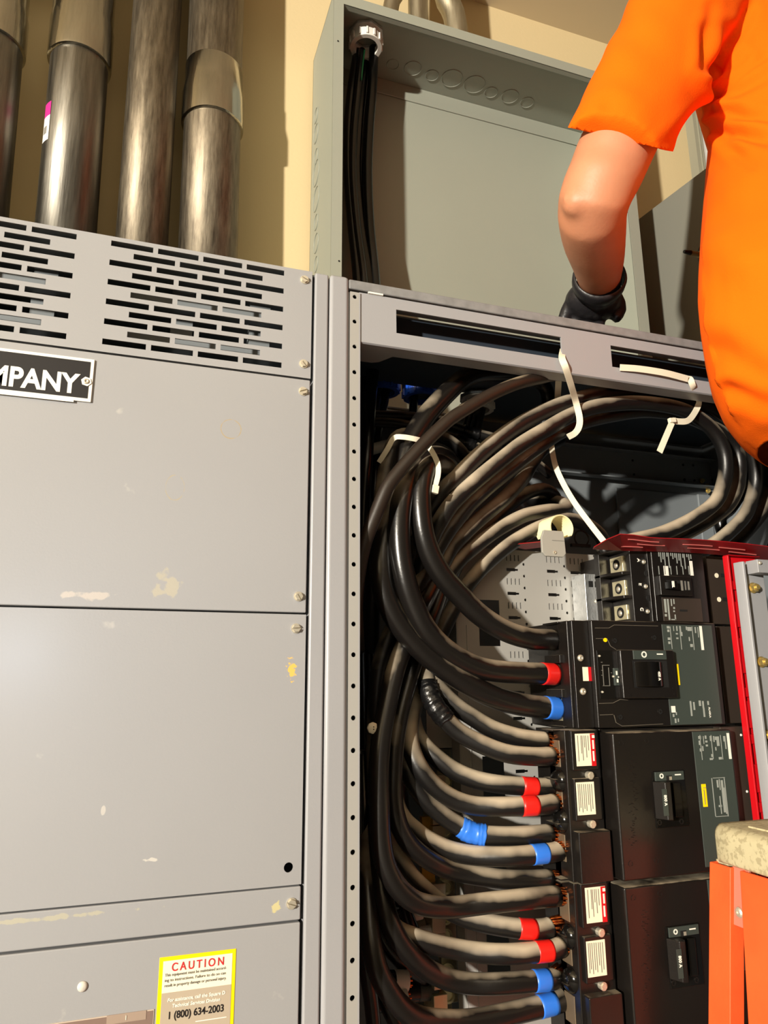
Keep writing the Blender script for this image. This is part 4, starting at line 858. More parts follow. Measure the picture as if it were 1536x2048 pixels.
cable('thin tan dusty cable stub between the loops and the folded cable', down([(785, 1549), (791, 1489), (803, 1420), (815, 1360), (830, 1290), (850, 1215), (875, 1150), (902, 1098)], .12, .11)+[(928, 1068, .11), (960, 1038, .115), (1009, 997, .125), (1045, 958, .14), (1062, 930, .17), (1085, 900, .21), (1120, 880, .26)], .0122, K)
cable('dusty cable with a sharp fold at its right end above the grey clip', [(1060, 1000, .30), (1088, 1000, .27), (1112, 1003, .235), (1128, 1008, .205), (1133, 1016, .180), (1122, 1021, .160), (1100, 1021, .148), (1070, 1026, .14), (1042, 1034, .135), (993, 1061, .13), (954, 1090, .125), (921, 1120, .12), (896, 1150, .12), (870, 1195, .125), (850, 1250, .13), (842, 1330, .14)], .0118, K)
cable('dusty arched cable behind the folded cable', [(1120, 1060, .26), (1118, 1020, .25), (1108, 992, .24), (1088, 979, .225), (1060, 984, .21), (1030, 1002, .2), (990, 1036, .19), (955, 1075, .18), (920, 1120, .175), (890, 1180, .17), (868, 1245, .165), (855, 1310, .16), (849, 1372, .15)], .0118, K)
cable('dusty cable arching behind the grey clip towards the white strap', [(1212, 1092, .20), (1198, 1068, .185), (1172, 1049, .17), (1139, 1040, .158), (1100, 1045, .15), (1060, 1064, .145), (1015, 1092, .14), (965, 1135, .14), (925, 1185, .14), (895, 1240, .14), (868, 1300, .14), (845, 1365, .14), (830, 1410, .135)], .0125, K)
# cables to the third breaker
cable('black cable with pale printing, uppermost lug cable of the third breaker', [(1103, 1481, .10), (1078, 1480, .10), (1035, 1474, .098), (985, 1458, .094), (944, 1434, .09), (910, 1410, .09), (878, 1378, .095), (860, 1350, .105), (850, 1310, .12), (850, 1250, .14)], R2*.98, K, copper=True)
cable('cable wrapped in wrinkled black tape, second lug cable of the third breaker', [(1116, 1512, .085), (1069, 1513, .082), (1018, 1508, .08), (968, 1491, .076), (917, 1464, .074), (886, 1432, .074), (866, 1404, .08), (856, 1375, .09), (850, 1330, .11), (850, 1280, .14)], R2, K, copper=True, rough_tape=[((852, 1368), (893, 1443), M['tape'])])
cable('cable with the upper red band on the third breaker', [(1116, 1573, .10), (1090, 1574, .1), (1059, 1573, .098), (1002, 1569, .094), (951, 1559, .09), (910, 1542, .09), (876, 1518, .095), (849, 1492, .105), (832, 1465, .12), (822, 1420, .14), (820, 1360, .16)], R2*.98, K, tapes=[(1060, 1573, .011, RB)], copper=True)
cable('cable with the lower red band on the third breaker', [(1120, 1606, .085), (1095, 1609, .082), (1059, 1612, .08), (1002, 1613, .078), (951, 1612, .076), (910, 1600, .074), (873, 1576, .074), (844, 1544, .076), (826, 1508, .082), (819, 1475, .09), (822, 1436, .10), (832, 1395, .12), (845, 1345, .14)], R2, K, tapes=[(1058, 1612, .0105, RB)], copper=True)
cable('cable with a wrinkled wide blue tape patch, fifth on the third breaker', [(1113, 1667, .10), (1052, 1671, .096), (1002, 1672, .092), (951, 1667, .088), (910, 1647, .086), (870, 1617, .086), (839, 1583, .088), (819, 1546, .092), (812, 1505, .1), (816, 1455, .12), (826, 1400, .14)], R2, K, rough_tape=[((922, 1655), (968, 1670), M['bluetape'])], copper=True)
cable('cable with a neat blue band, lowest on the third breaker', [(1130, 1701, .085), (1110, 1704, .084), (1079, 1708, .082), (1018, 1713, .08), (951, 1711, .08), (900, 1701, .082), (856, 1681, .086), (829, 1661, .092), (805, 1637, .1), (790, 1600, .12), (788, 1540, .15)], R2, K, tapes=[(1079, 1708, .0115, BL)], copper=True)
# cables to the fourth breaker
cable('uppermost lug cable of the lowest breaker, without tape', [(1113, 1757, .10), (1070, 1759, .098), (1018, 1759, .094), (973, 1754, .09), (937, 1748, .086), (900, 1740, .08), (864, 1724, .072), (828, 1697, .066), (804, 1664, .062), (791, 1627, .06), (786, 1586, .06), (787, 1540, .062), (790, 1489, .066), (798, 1438, .072), (810, 1387, .08), (825, 1336, .09), (845, 1280, .1), (870, 1215, .115), (890, 1150, .13)], R2*.98, K2, copper=True)
cable('second lug cable of the lowest breaker, without tape, dipping low beside the post', [(1127, 1792, .088), (1090, 1794, .086), (1052, 1798, .082), (985, 1805, .074), (937, 1811, .068), (900, 1815, .06), (864, 1813, .052), (831, 1804, .046), (802, 1782, .042), (780, 1750, .04), (767, 1713, .04), (761, 1668, .04), (759, 1613, .04), (758, 1540, .042), (760, 1500, .044), (764, 1463, .048), (774, 1412, .054), (788, 1350, .062), (805, 1300, .072), (830, 1240, .085), (858, 1185, .1), (885, 1130, .12)], R2*1.05, K2, copper=True)
cable('cable with the upper red band on the lowest breaker', [(1115, 1853, .10), (1090, 1857, .1), (1052, 1858, .098), (1002, 1852, .095), (951, 1841, .092), (915, 1828, .09), (880, 1807, .086), (850, 1782, .082), (820, 1752, .08), (800, 1720, .084), (785, 1680, .095), (779, 1630, .11), (778, 1560, .14)], R2, K, tapes=[(1052, 1858, .0115, RB)], copper=True)
cable('cable with the lower red band on the lowest breaker, scuffed at its left', [(1135, 1893, .088), (1110, 1899, .086), (1086, 1903, .085), (1018, 1908, .082), (968, 1906, .08), (917, 1899, .078), (866, 1888, .076), (822, 1874, .08), (795, 1862, .09), (775, 1838, .11), (762, 1790, .14)], R2, K, tapes=[(1084, 1903, .0115, RB)], copper=True)
cable('cable with the upper blue band on the lowest breaker', [(1121, 1955, .10), (1105, 1958, .098), (1069, 1962, .096), (1002, 1967, .09), (944, 1967, .084), (897, 1959, .078), (856, 1940, .072), (822, 1911, .066), (795, 1876, .064), (776, 1835, .066), (766, 1790, .074), (760, 1740, .085), (756, 1680, .1), (752, 1600, .12)], R2*1.03, K2, tapes=[(1078, 1961, .0115, BL)], copper=True)
cable('lowest cable with a blue band, sweeping along the bottom of the photo', [(1143, 1993, .088), (1120, 2002, .086), (1093, 2010, .085), (1018, 2028, .08), (968, 2038, .074), (917, 2043, .066), (866, 2041, .058), (832, 2034, .052), (805, 2016, .048), (782, 1989, .046), (758, 1947, .048), (746, 1903, .054), (739, 1859, .064), (735, 1800, .08), (733, 1730, .1), (732, 1640, .13)], R2*1.06, K2, tapes=[(1093, 2010, .0125, BL)], copper=True)
# dark risers along the left side of the bay
for i, (pts, r_, lb) in enumerate((
    ([(724, 1130, .2), (726, 1300, .2), (730, 1500, .19), (728, 1700, .18), (736, 1850, .16), (752, 1950, .15), (790, 2040, .15), (830, 2100, .16)], .011, 'dark cable hugging the left side behind the perforated post, nearest the post'),
    ([(742, 1180, .24), (738, 1350, .24), (734, 1550, .23), (742, 1750, .22), (760, 1860, .2), (800, 1920, .2), (850, 1960, .22)], .011, 'dark cable deep in the bay curving under the bundle to the terminal bar'),
    ([(718, 1500, .12), (722, 1650, .12), (720, 1800, .12), (730, 1920, .12), (742, 2000, .13), (750, 2080, .14)], .010, 'dark cable low at the left behind the perforated post'))):
    cable(lb, pts, r_, K3)
# cables dropping from the pull box into the cabinet
for pts, r_, lb in (
    ([(748, 96, 0.395), (744, 180, 0.400), (738, 260, 0.400), (735, 350, 0.400), (739, 450, 0.395), (750, 560, 0.378), (752, 640, 0.330), (748, 720, 0.280), (740, 800, 0.220), (734, 900, 0.200), (728, 1000, 0.200), (724, 1130, 0.200)], .0112, 'front right cable of the black bundle hanging in the pull box'),
    ([(733, 96, 0.415), (724, 180, 0.415), (716, 260, 0.410), (713, 350, 0.410), (722, 450, 0.405), (736, 560, 0.378), (738, 640, 0.340), (736, 740, 0.300), (730, 860, 0.270), (722, 1000, 0.250), (716, 1150, 0.240)], .0112, 'middle cable of the black bundle hanging in the pull box'),
    ([(716, 104, 0.405), (704, 180, 0.400), (697, 260, 0.395), (697, 350, 0.390), (705, 450, 0.385), (716, 560, 0.368), (718, 660, 0.330), (716, 780, 0.300), (712, 900, 0.280)], .0112, 'left cable of the black bundle hanging in the pull box'),
    ([(742, 96, 0.430), (736, 180, 0.440), (728, 260, 0.440), (726, 350, 0.440), (732, 450, 0.430), (745, 560, 0.403), (744, 640, 0.370), (740, 740, 0.350), (736, 860, 0.330), (732, 1000, 0.320), (742, 1180, 0.260)], .0105, 'rear cable of the black bundle hanging in the pull box'),
    ([(724, 100, 0.380), (716, 180, 0.380), (708, 260, 0.378), (706, 350, 0.375), (714, 450, 0.372), (728, 560, 0.356), (730, 640, 0.325), (728, 760, 0.290), (722, 900, 0.250)], .0075, 'thin front cable of the black bundle hanging in the pull box')):
    cable(lb, pts, r_, K3)
cable('thin green wire glinting inside the black bundle below the white bushing', [(729, 100, .365), (727, 118, .365), (725, 136, .366), (723, 160, .37)], .0016, mat('green_wire', (0, 120, 70), .3), name='ground_wire', n=8)
# bushings hanging from the top plate inside the cabinet
def topz(x, y, Y, z): p = at(x, y, Y); return (p.x, p.y, z)
for x, y, Y, m, lb, R in ((764, 776, .33, 'blue', 'blue plastic bushing with cables at the left of the cabinet top', .034), (842, 788, .335, 'blue', 'blue plastic bushing at the cabinet top behind the thick shiny cable', .036), (955, 812, .30, 'bush', 'white plastic bushing at the cabinet top behind the brownish cable', .032)):
    p = at(x, y, Y); bushing('conduit_bushing', lb, Vector((p.x, Y, p.z+.014)), R, .024, M[m], nutm=M['inside'])
    q = MB(); q.cyl((p.x, Y, p.z+.014), (p.x, Y, 2.3035), R*.8, n=28); tag(q.build('conduit_nipple', mat('dark_nipple', (60, 64, 70), .4), smooth=False), 'short dark steel nipple holding the '+('white bushing' if m == 'bush' else 'left blue bushing' if x < 800 else 'right blue bushing'), 'conduit fitting')
for pts, r_, mm, lb in (
    ([(757, 775, .33), (754, 800, .32), (748, 830, .31), (740, 870, .29), (732, 920, .27), (724, 1000, .26)], .0085, K2, 'left dusty cable hanging out of the left blue bushing'),
    ([(771, 775, .335), (770, 800, .33), (764, 830, .32), (756, 870, .3), (752, 920, .29), (748, 1000, .28)], .0075, K2, 'right dusty cable hanging out of the left blue bushing'),
    ([(828, 790, .335), (826, 820, .34), (820, 850, .34), (812, 900, .34)], .0085, K3, 'dark cable hanging out of the right blue bushing'),
    ([(944, 812, .30), (936, 840, .31), (928, 870, .32), (915, 930, .34)], .0075, K, 'left grey cable hanging out of the white bushing'),
    ([(962, 812, .295), (955, 845, .30), (948, 880, .31), (935, 940, .33)], .0105, K, 'right grey cable hanging out of the white bushing'),
    ([(735, 830, .29), (780, 832, .285), (830, 834, .28), (880, 846, .27), (935, 863, .26), (989, 877, .25), (1040, 900, .25), (1100, 950, .26)], .0095, K, 'upper horizontal dusty cable with black tape crossing the back of the cabinet'),
    ([(735, 845, .285), (780, 846, .28), (830, 854, .27), (889, 872, .26), (926, 884, .25), (958, 897, .245), (1000, 925, .245), (1050, 960, .25)], .0095, K, 'lower horizontal dusty cable with black tape crossing the back of the cabinet'),
    ([(800, 935, .2), (825, 895, .2), (855, 872, .2), (892, 878, .2), (925, 905, .2), (945, 945, .21), (950, 1000, .22)], .0105, K, 'outer dusty arched cable behind the tied bundle'),
    ([(1048, 760, .15), (1080, 764, .16), (1096, 790, .17), (1094, 830, .18), (1080, 870, .19)], .0125, M['tape'], 'cable end wrapped in glossy black tape hanging under the beam'),
    ([(1500, 927, .2), (1497, 955, .2), (1480, 988, .2), (1460, 1018, .2), (1440, 1040, .2), (1455, 1090, .2)], .012, K3, 'dark tube standing in for the shadow band behind the loops at the right'),  # tube shape and dark colour take the place of a cast shadow
    ([(805, 1655, .14), (812, 1700, .14), (806, 1760, .14), (812, 1820, .14), (830, 1870, .15), (838, 1900, .2)], .009, K3, 'dark cable between the bundle and the terminal bar')):
    tp_ = ()
    rt_ = None
    if 'horizontal' in lb: rt_ = [(((925, 859), (962, 870)) if 'upper' in lb else ((915, 880), (950, 893)))+(M['tape'],)]
    cable(lb, pts, r_, mm, rough_tape=rt_)
# pale wrapped cable ends at the left
for (x0_, y0_, x1_, y1_, Y_, r_, mm, lb) in ((732, 902, 768, 892, .24, .010, mat('pale_teal_tape', (170, 184, 180), .5), 'pale tape wrapped cable at the left below the left blue bushing'),
        (742, 1443, 748, 1466, .10, .0075, M['nylon'], 'small cream plastic clip beside the left vertical cable')):
    q = MB()
    if 'clip' in lb:
        c = at(745, 1456, .045); q.lathe(c+Vector((0, .004, 0)), (0, -1, 0), [(.004, 0), (.0075, .002), (.0078, .006), (.005, .0085), (0, .009)], n=8)
        t = thing('cable_clip', lb, 'clip', c); q.build('clip_body', mm, t, bevel=.0008)
        q = MB()
        for dz in (-.0014, .0016): q.cyl(c+Vector((0, -.0048, dz)), c+Vector((0, -.0053, dz)), .0008, n=8)
        q.build('clip_hole', M['dark'], t)
    else:
        q.tube([at(x0_-12, y0_+4, Y_), at(x0_, y0_, Y_), at(x1_, y1_, Y_), at(x1_+10, y1_-2, Y_)], r_, n=20); tag(q.build('taped_cable', mm, smooth=True), lb, 'cable')
# ---------------------------------------------------------------- cable ties
def ribbon(pts, wdt, th, q):
    P = spline(pts, .004); rs = []
    for i, p in enumerate(P):
        d = (P[min(i+1, len(P)-1)]-P[max(i-1, 0)]).normalized(); v = (CAM-p).normalized(); s_ = d.cross(Vector((-.35, -.9, -.3))).normalized(); nn = s_.cross(d).normalized()
        rs.append([p+s_*wdt/2+nn*th/2, p+s_*wdt/2-nn*th/2, p-s_*wdt/2-nn*th/2, p-s_*wdt/2+nn*th/2])
    q.rings(rs)
def tie(label, strands, wdt=.0105, heads=(), th=.0014):
    o = at(*strands[0][0]); t = thing('cable_tie', label, 'cable tie', o)
    for s_ in strands:
        q = MB(); ribbon([at(*p) for p in s_], wdt, th, q); q.build('strap', M['nylon'], t, bevel=.0003)
    for x, y, Y, wx, wz, an in heads:
        c = at(x, y, Y); q = MB(); q.box(-wx, wx, -.0035, .0035, -wz, wz); 
        R__ = Matrix.Rotation(an, 3, 'Y'); q.v = [tuple(R__ @ Vector(v)+c) for v in q.v]; q.build('tie_head', M['nylon'], t, bevel=.0012)
    return t
tie('white cable tie hanging from the beam slot around the three looped cables', [[(1126, 700, .012), (1124, 716, -.002), (1131, 735, -.004), (1142, 770, .02), (1152, 805, .050), (1159, 835, .052), (1158, 853, .054), (1150, 866, .062), (1136, 874, .08)], [(1117, 735, .055), (1117, 760, .07), (1115, 800, .095)]])
tie('white cable tie at the right with its head and cut tail below the loops', [[(1240, 735, -.001), (1280, 738, -.004), (1330, 746, -.006), (1376, 758, -.004)], [(1372, 755, .008), (1380, 758, -.003), (1387, 775, .0), (1397, 797, .035), (1396, 812, .050), (1385, 832, .048), (1374, 842, .046), (1358, 843, .046), (1345, 841, .046)], [(1344, 845, .044), (1332, 873, .042), (1319, 904, .040)]], heads=[(1344, 841, .044, .0068, .0042, -.15)])
tie('long loose white strap hanging in the middle down to the red sheet', [[(1102, 880, .14), (1105, 905, .14), (1112, 935, .13), (1128, 970, .12), (1150, 1007, .10), (1178, 1045, .08), (1210, 1086, .05)]], wdt=.0095)
tie('white cable tie around the left bundle with its tail hanging down', [[(758, 925, .085), (775, 898, .07), (788, 876, .062), (806, 874, .056), (830, 878, .054), (845, 882, .058)], [(857, 892, .04), (868, 910, .036), (876, 930, .034), (876, 950, .034), (871, 970, .034)]], wdt=.0078, heads=[(870, 979, .034, .0052, .0062, .2)])
tie('short piece of white cable tie behind the uppermost looped cable', [[(930, 906, .22), (955, 904, .22), (985, 900, .22)]], wdt=.005)
# ---------------------------------------------------------------- grey clip with its corrugated half tube
cl_ = thing('cable_clip', 'grey plastic clip holding a cream corrugated half tube, above the mounting pan', 'clip', at(1108, 1112, .12))
c = at(1110.5, 1060, .115); R_o = 26*scale_at(c)
q = MB()
rs = []
for j in range(22):
    Y_ = -.005+.045*j/21; rr_ = R_o*(1 if j % 2 else .955); rs.append([(c.x+rr_*math.cos(math.radians(a_)), .10+Y_, c.z+rr_*math.sin(math.radians(a_))) for a_ in range(-35, 216, 10)])
q.rings(rs, cap=False, closed=False); q.build('corrugated_tube', mat('cream_corrugated', (244, 232, 180), .5), cl_, solid=.0016)
r4 = px_rect(1084, 1061, 1131, 1113, .092); q = MB()
x0, x1, z0, z1 = r4; w_ = x1-x0
q.prism([(x0, .092, z0+.006), (x0+.006, .092, z0), (x1-.005, .092, z0), (x1, .092, z0+.006), (x1-.001, .092, z1-.013), (x1-.003, .092, z1), (x0+.005, .092, z1), (x0, .092, z1-.012)], (0, .005, 0)); q.build('clip_plate', M['gray'], cl_, bevel=.001)
p = at(1110, 1105, .0915); q = MB(); q.lathe(p, (0, -1, 0), [(.0028, -.001), (.0028, .0006), (.0015, .0008), (.0012, -.0002), (0, -.0002)], n=16); q.build('clip_rivet', M['screw'], cl_)
q = MB(); a4 = at(1128, 1082, .0915); q.box(a4.x-.022, a4.x, .0912, .0916, a4.z-.0003, a4.z+.0003); q.build('clip_seam', M['grayprint'], cl_)
q = MB(); torus(q, at(1163, 1077, .16), (0, 1, 0), .014, .0016); q.box(at(1143, 1090, .16).x, at(1180, 1090, .16).x, .158, .164, at(1160, 1094, .16).z, at(1160, 1088, .16).z)
tag(q.build('conduit_strap', M['black'], smooth=False), 'small dark strap between the grey clip and the red sheet', 'strap')
# ---------------------------------------------------------------- terminal bars deep in the bay
nb = thing('terminal_bar', 'tall tin plated terminal bar with round lug screws, seen between the cables', 'terminal bar', at(892, 2010, .30))
def tb_bar(x0_, y0_, x1_, y1_, Y_, m, nm):
    x0, x1 = at(x0_, (y0_+y1_)/2, Y_).x, at(x1_, (y0_+y1_)/2, Y_).x; z0, z1 = at((x0_+x1_)/2, y1_, Y_).z, at((x0_+x1_)/2, y0_, Y_).z
    q = MB(); q.box(x0, x1, Y_, Y_+.012, z0, z1); return q.build(nm, m, nb, bevel=.001)
M['tin'] = mat('tin_bar', (196, 190, 165), .35, metal=.8, var=.12, vscale=40)
tb_bar(878, 1420, 909, 2008, .23, M['tin'], 'bar')
q = MB()
for y in (1563, 1624, 1662, 1692, 1775, 1835, 1873, 1943, 1992):
    p = at(893 if y < 1900 else 897, y, .225); q = MB(); q.lathe(p+Vector((0, .005, 0)), (-.25, -1, .15), [(.0105, 0), (.0105, .008), (.0075, .0085), (.0068, .003), (0, .003)], n=24); q.build('lug_screw', M['lug'], nb)
    q = MB(); q.box(p.x-.034, p.x-.012, .20, .24, p.z-.013, p.z+.013); q.build('lug', M['tin'] if y % 2 else M['lug'], nb, bevel=.001)
q = MB(); a4 = px_rect(830, 2012, 905, 2048, .24); q.box(a4[0], a4[1], .24, .26, a4[2], a4[3]); q.build('bar_foot', M['tin'], nb, bevel=.001)
for y in (1650, 1750):
    p = at(856, y, .21); q = MB(); q.box(p.x-.010, p.x+.012, .21, .22, p.z-.016, p.z+.012); q.build('brass_lug', mat('amber_lug', (214, 170, 70), .3, metal=.7), nb, bevel=.001)
for (x0_, y0_, x1_, y1_, Y_, r_, m_, lb) in ((760, 1845, 842, 1822, .20, .0105, 'bush', 'cable end with white tape pointing right, uppermost at the terminal bar'), (752, 1880, 862, 1843, .235, .0095, 'labelgray', 'tan taped cable end below the uppermost one at the terminal bar'), (760, 1885, 866, 1862, .21, .009, 'bush', 'white taped cable end reaching the terminal bar at mid height'),
        (745, 1960, 814, 1962, .19, .0135, 'bush', 'thick cable end with a pink white tape ring low at the left'), (745, 2005, 812, 1998, .18, .0135, 'bush', 'thick cable end with white tape lowest at the left'), (780, 1985, 872, 1980, .22, .0125, 'plate', 'dark green grey taped cable end low at the terminal bar'), (790, 1800, 824, 1806, .23, .009, 'bush', 'short white taped cable end above the others at the terminal bar')):
    a_, b_ = at(x0_, y0_, Y_), at(x1_, y1_, Y_); t = thing('branch_cable', lb, 'cable', a_)
    q = MB(); q.cyl(a_, a_.lerp(b_, .62), r_, n=20); q.build('insulation', M['cable3'], t, smooth=False, bevel=.001)
    q = MB(); q.cyl(a_.lerp(b_, .60), b_, r_*1.05, n=20); q.build('tape_band', M[m_], t, bevel=.001)
    d_ = (b_-a_).normalized(); q = MB()
    for k in range(7): o_ = Vector((0, math.cos(k*.9), math.sin(k*.9)))*r_*.5; q.cyl(b_+o_, b_+o_+d_*.006, .0014, n=6)
    q.build('copper_strands', M['copper'], t)
# ---------------------------------------------------------------- step ladder in front
ld = thing('step_ladder', 'orange fibreglass step ladder with a dirty cream top cap, at the lower right', 'ladder', (.62, -.25, 0))
P0 = at(1422, 1700, -.06); dv = Vector((-.085, -.996, 0)).normalized(); dv = Vector((.0, -1, 0)); sd = Vector((1, 0, 0))
zt_, zb_ = at(1440, 1652, -.08).z, at(1425, 1722, -.065).z
q = MB(); rs = []
Lc = .40
xl = P0.x-.003
for j, (yy, ins, zz0) in enumerate(((-.058, .022, .004), (-.062, .010, .0), (-.072, .002, .0), (-.10, .0, .0), (-.40, -.012, .0), (-.43, -.010, .0), (-.445, .002, .006))):
    r_ = .014; x0 = xl+ins; x1 = xl+.24-ins*.5; z0 = zb_+zz0; z1 = zt_-zz0
    pr = []
    for cx_, cz_, a0 in ((x0+r_, z1-r_, 90), (x0+.004, z0+.004, 180), (x1-.004, z0+.004, 270), (x1-r_, z1-r_, 0)):
        rad_ = r_ if a0 in (90, 0) else .004
        seq = [a0+90*k/4 for k in range(5)] if a0 not in (90,) else [90+90*k/4 for k in range(5)]
        for a_ in seq: pr.append((cx_+rad_*math.cos(math.radians(a_)), yy, cz_+rad_*math.sin(math.radians(a_))))
    rs.append(pr)
q.rings(rs); cap = q.build('top_cap', M['cap'], ld); 
for p in cap.data.polygons: p.use_smooth = True
q = MB(); q.box(xl+.03, xl+.22, -.40, -.10, zt_-.001, zt_+.002); q.build('cap_tray', M['cap'], cap, bevel=.001)
q = MB(); q.prism([(xl+.006, -.062, zb_+.002), (xl+.03, -.062, zb_+.002), (xl+.03, -.062, zb_-.018), (xl+.012, -.062, zb_-.016)], (0, -.02, 0)); q.build('cap_skirt', M['cap'], cap, bevel=.002)
def rail_c(top, bot, wy, m, nm, fl=.022, th=.004):
    """C channel whose web faces left, flanges run back to the right"""
    q = MB(); T, B = Vector(top), Vector(bot); pr = lambda c: [c+Vector(v) for v in ((0, 0, 0), (0, -wy, 0), (fl, -wy, 0), (fl, -wy+th, 0), (th, -wy+th, 0), (th, -th, 0), (fl, -th, 0), (fl, 0, 0))]
    q.rings([pr(B), pr(T)]); return q.build(nm, m, ld, bevel=.0012)
tA = at(1421, 1745, -.062); tA.z = zb_-.001; 
rail_c(tA, tA+Vector((-.23, .0, -1.55)), .036, M['ladder'], 'rail')
tB = Vector((tA.x, -.113, zb_-.001))
rail_c(tB, tB+Vector((-.23, -.12, -1.55)), .052, M['ladder'], 'rail')
for dx_ in (.19,):
    rail_c(tA+Vector((dx_, 0, 0)), tA+Vector((dx_+.20, .0, -1.55)), .036, M['ladder'], 'rail'); rail_c(tB+Vector((dx_, 0, 0)), tB+Vector((dx_+.20, -.12, -1.55)), .052, M['ladder'], 'rail')
q = MB(); q.prism([(tA.x+.006, -.095, zb_-.0), (tA.x+.006, -.122, zb_-.0), (tA.x-.004, -.122, zb_-.066), (tA.x-.004, -.095, zb_-.066)], (.004, 0, 0)); hg = q.build('hinge_plate', mat('dusty_pink_metal', (196, 120, 100), .5), ld, bevel=.001)
c = Vector((tA.x-.0015, -.1065, zb_-.050)); q = MB(); q.lathe(c, (-1, 0, 0), [(.0065, 0), (.0065, .0015), (.0045, .003), (.002, .0035), (.0018, .001), (0, .001)], n=20); q.build('hinge_bolt', M['screw'], hg)
for k in range(4):
    z = zb_-.28-.3*k; f__ = (zb_-z)/1.55
    q = MB(); q.box(xl-.19*f__, xl+.20+.18*f__, -.14-.12*f__, -.09-.06*f__, z, z+.03); q.build('step', mat('step_aluminium', (190, 190, 188), .4, metal=.8), ld, bevel=.003)
# ---------------------------------------------------------------- the person
pe = thing('person', 'person in an orange t-shirt seen from behind, gloved left hand reaching down over the beam', 'person', (1.2, -.25, 1.12))
def ell(c, a, b_, n=32, tilt=0.0):
    return [(c[0]+a*math.cos(2*PI*k/n)*math.cos(tilt)-b_*math.sin(2*PI*k/n)*math.sin(tilt), c[1]+a*math.cos(2*PI*k/n)*math.sin(tilt)+b_*math.sin(2*PI*k/n)*math.cos(tilt), c[2]) for k in range(n)]
def fuse(mb, vox, smooth_it=6, fac=.6):
    """one continuous closed surface from overlapping closed forms"""
    me = mb.mesh(); o = bpy.data.objects.new('fuse_tmp', me); C.objects.link(o)
    r_ = o.modifiers.new('r', 'REMESH'); r_.mode = 'VOXEL'; r_.voxel_size = vox
    s_ = o.modifiers.new('s', 'SMOOTH'); s_.iterations = smooth_it; s_.factor = fac
    dg = bpy.context.evaluated_depsgraph_get(); out = bpy.data.meshes.new_from_object(o.evaluated_get(dg)); bpy.data.objects.remove(o); return out
def ball(mb, c, r, n=20):
    c = Vector(c); r = Vector(r) if hasattr(r, '__len__') else Vector((r, r, r))
    mb.rings([[(c.x+r.x*math.sin(PI*j/12)*math.cos(2*PI*k/n), c.y+r.y*math.sin(PI*j/12)*math.sin(2*PI*k/n), c.z-r.z*math.cos(PI*j/12)) for k in range(n)] for j in ([.15]+list(range(1, 12))+[11.85])])
def limb(mb, pts, rads, n=22):
    P = spline(pts, .02); L = [0]
    for i in range(1, len(P)): L.append(L[-1]+(P[i]-P[i-1]).length)
    kn = [0]
    Q = [Vector(p) for p in pts]
    for i in range(1, len(Q)): kn.append(kn[-1]+(Q[i]-Q[i-1]).length)
    tot = kn[-1]
    mb.tube(P, lambda t: float(np.interp(t*tot, kn, rads)), n=n)
YT = -.20
sil = [(1444, 235), (1441, 270), (1436, 340), (1431, 420), (1428, 500), (1428, 560), (1434, 620), (1444, 680), (1462, 745), (1490, 802), (1528, 846), (1575, 880)]
TB = []
YS = []
for x, y in sil:
    z_ = at(x, y, YT).z; yt = YT+.09*min(1, max(0, (z_-2.30)/.18)); p = at(x, y, yt); TB.append((p.x, p.z)); YS.append(yt)
ap = at(1425, 195, -.17)            # armpit
S = at(1385, -10, -.11)           # shoulder joint
hemc = at(1240, 280, -.125); elb = at(1186, 405, -.105); wr = at(1199, 560, .055)
A_, B_ = .215, .135
def torso(mb, grow=0.0, zmin=-9):
    rs = []
    for (X, z), yt in zip(reversed(TB), reversed(YS)):
        a_ = A_-(.0 if z > 2.2 else (2.2-z)*.15); rs.append(ell((X+a_-grow, yt, z), a_, B_+grow, tilt=.12))
    zt_ = TB[0][1]; xc = TB[0][0]+A_
    for dz, a_, b__, dx in ((.10, .218, .13, .0), (.20, .215, .125, .0), (.27, .20, .115, .005), (.33, .16, .098, .01), (.375, .09, .075, .015), (.40, .062, .062, .015)):
        rs.append(ell((xc+dx, YS[0]+dz*.2, zt_+dz), a_+grow, b__+grow, tilt=.12))
    mb.rings(rs)
    return xc, zt_
q = MB(); xc, zt_ = torso(q, -.028)
neck = Vector((xc+.015, YS[0]+.08, zt_+.38)); head = neck+Vector((.0, .055, .155))
limb(q, [neck-Vector((0, 0, .03)), neck+Vector((0, .02, .06)), head-Vector((0, .0, .03))], [.062, .058, .06])
ball(q, head, (.077, .098, .118)); ball(q, head+Vector((0, .092, -.02)), (.014, .02, .022)); ball(q, head+Vector((0, .06, -.07)), (.05, .045, .04))
for s_ in (-1, 1): ball(q, head+Vector((s_*.078, .005, -.01)), (.010, .022, .032))
limb(q, [S+Vector((.06, 0, .0)), S, S.lerp(hemc, .5), hemc, elb.lerp(hemc, .45), elb, elb.lerp(wr, .35)+Vector((-.004, 0, 0)), elb.lerp(wr, .7), wr, wr+(wr-elb)*.12], [.06, .062, .060, .0575, .056, .052, .050, .041, .033, .031], n=28)
ball(q, at(1150, 402, elb.y-.006), (.019, .022, .024))
S2 = Vector((xc+.19, YS[0]+.03, S.z-.02)); e2 = Vector((xc+.19, .06, 2.50)); w2 = at(1492, 520, .20)
limb(q, [S2-Vector((.08, 0, 0)), S2, S2.lerp(e2, .5), e2, e2.lerp(w2, .5), w2], [.06, .062, .055, .047, .040, .030])
hipx = TB[-1][0]+.20; hipz = TB[-1][1]
